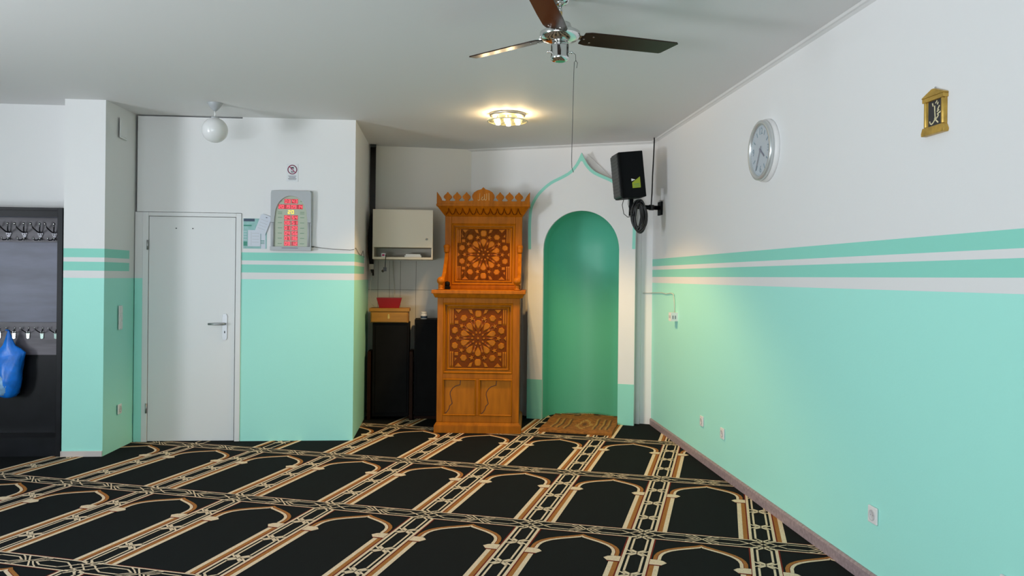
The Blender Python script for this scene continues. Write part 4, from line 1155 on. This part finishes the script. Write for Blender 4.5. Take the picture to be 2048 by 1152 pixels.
MB().lathe([(.030, 0), (.034, .004), (.034, .052), (.028, .058)], n=20).build('jar_body', 'plastic', jr)
MB().lathe([(.0345, .010), (.0348, .012), (.0348, .030), (.0345, .032)], n=20).build('band', 'poster_navy', jr)
MB().lathe([(.030, .056), (.030, .072), (.026, .075)], n=20).build('jar_lid', 'plastic', jr)

# ------------------------------------------------------------------ coat rack at the left edge
ck = thing('coat_rack', 'tall dark grey coat rack cabinet left of the pillar', 'coat rack', (-4.70, 6.70, 0), 0)
RX = 1.712
MB().box(RX - .040, RX, 0, .25, 0, 1.972).build('side_panel', 'rack_black', ck, bevel=.002)
MB().box(0, .04, 0, .25, 0, 1.972).build('side_panel', 'rack_black', ck, bevel=.002)
MB().box(.04, RX - .04, .008, .25, 1.950, 1.972).box(.04, RX - .04, .03, .05, 1.900, 1.950).build('top_board', 'rack_black', ck)
bkp = MB().box(1.13, RX - .04, .240, .252, .12, 1.95, 0).box(.04, 1.13, .242, .254, .12, 1.95, 0).build('back_panel', 'rack_back', ck)
MB().box(.04, RX - .04, .225, .241, .14, .786).build('lower_panel', 'rack_black', ck)
MB().box(.04, RX - .04, .02, .25, 0, .15).build('plinth', 'rack_black', ck)
rails = [MB().box(.04, RX - .04, .215, .240, 1.706, 1.905).build('hook_rail', 'rack', ck), MB().box(.04, RX - .04, .215, .240, .786, 1.052).build('hook_rail', 'rack', ck)]


def hook_mesh(kind):
    mb = MB()
    if kind == 0:     # tall double hook with a heart-shaped plate
        mb.prism([(-.016, .030), (-.022, .018), (-.012, -.004), (0, -.030), (.012, -.004), (.022, .018), (.016, .030), (0, .022)], .215, .207, 'xz', 0)
        for s in (-1, 1):
            mb.tube([(s * .006, .207, .026), (s * .010, .175, .034), (s * .026, .140, .062), (s * .034, .125, .088)], [.006, .0055, .005, .005], 8)
            mb.ball((s * .035, .123, .094), .010, 10, 1)
            mb.tube([(s * .004, .207, -.018), (s * .010, .180, -.034), (s * .020, .160, -.036), (s * .024, .150, -.026)], .005, 8)
            mb.ball((s * .024, .149, -.022), .008, 10, 1)
            mb.ball((s * .010, .206, .010), .005, 8, 1)
    else:             # V-shaped hook with an oval plate
        mb.lathe([(.002, .2155), (.014, .214), (.014, .210), (.008, .205)], (0, 0, 0), 16, 'y', 1)
        mb.prism([(-.011, -.040), (0, -.046), (.011, -.040), (.013, 0), (.011, .012), (-.011, .012), (-.013, 0)], .215, .206, 'xz', 1)
        for s in (-1, 1):
            mb.tube([(s * .004, .207, .002), (s * .012, .180, .014), (s * .026, .160, .032), (s * .032, .155, .042)], .0042, 8)
            mb.ball((s * .033, .154, .046), .007, 10, 1)
    return mb


proto = [hook_mesh(0).build('coat_hook', ['gunmetal', 'chrome'], rails[0]), hook_mesh(1).build('coat_hook', ['gunmetal', 'chrome'], rails[1])]
for r_, zz, xs in ((0, 1.755, (1.556, 1.446, 1.323, 1.200, 1.077, .954, .83)), (1, .962, (1.574, 1.466, 1.358, 1.249, 1.135, 1.02, .90))):
    for i, x_ in enumerate(xs):
        o = proto[r_] if i == 0 else proto[r_].copy()
        if i:
            C.objects.link(o); o.parent = rails[r_]
        o.location = (x_, 0, zz)

bag = thing('plastic_bag', 'blue plastic carrier bag hanging on the coat rack hook', 'bag', (-3.452, 6.83, .45), 0)
prof = [(.00, .030, .022, 0), (.012, .058, .048, -.002), (.04, .080, .066, -.002), (.09, .094, .078, 0), (.15, .100, .082, .004), (.21, .098, .076, .006), (.27, .102, .066, .008), (.32, .112, .052, .010), (.352, .114, .040, .012), (.385, .078, .034, .010), (.42, .048, .028, .004), (.47, .028, .020, .002), (.52, .012, .010, .0), (.545, .006, .006, .0)]
bm_ = MB(); vs = []; n = 30
for h_, rx, ry, ox in prof:
    for j in range(n):
        q = 2 * pi * j / n
        wob = 1 + .05 * sin(5 * q + h_ * 20) + .03 * sin(9 * q - h_ * 33)
        zz = h_ + (.012 * cos(2 * q) if .30 < h_ < .40 else 0)
        vs.append((ox + rx * wob * cos(q), ry * wob * sin(q), zz))
fs = [(i * n + j, i * n + (j + 1) % n, (i + 1) * n + (j + 1) % n, (i + 1) * n + j) for i in range(len(prof) - 1) for j in range(n)]
bm_.add(vs, fs, 0, True); bm_.add(vs, [list(range(n))], 0)
bm_.build('bag_body', 'bag', bag)
cm_ = MB(); vs = []
for h_, rx in ((.025, .030), (.05, .058), (.10, .068), (.16, .055), (.20, .040), (.235, .012)):
    for j in range(20):
        q = 2 * pi * j / 20; wob = 1 + .12 * sin(4 * q + h_ * 50)
        vs.append((-.022 + rx * wob * cos(q), -.024 + (.062 if h_ < .2 else .05) * wob * sin(q) * min(1, rx / .05), h_))
cm_.add(vs, [(i * 20 + j, i * 20 + (j + 1) % 20, (i + 1) * 20 + (j + 1) % 20, (i + 1) * 20 + j) for i in range(5) for j in range(20)], 0, True)
cm_.build('bag_contents', 'bag_in', bag)
MB().tube([(-.008, -.004, .54), (-.006, -.03, .545), (.006, -.03, .545), (.010, -.004, .54)], .005, 8).build('bag_handle', 'bag', bag)
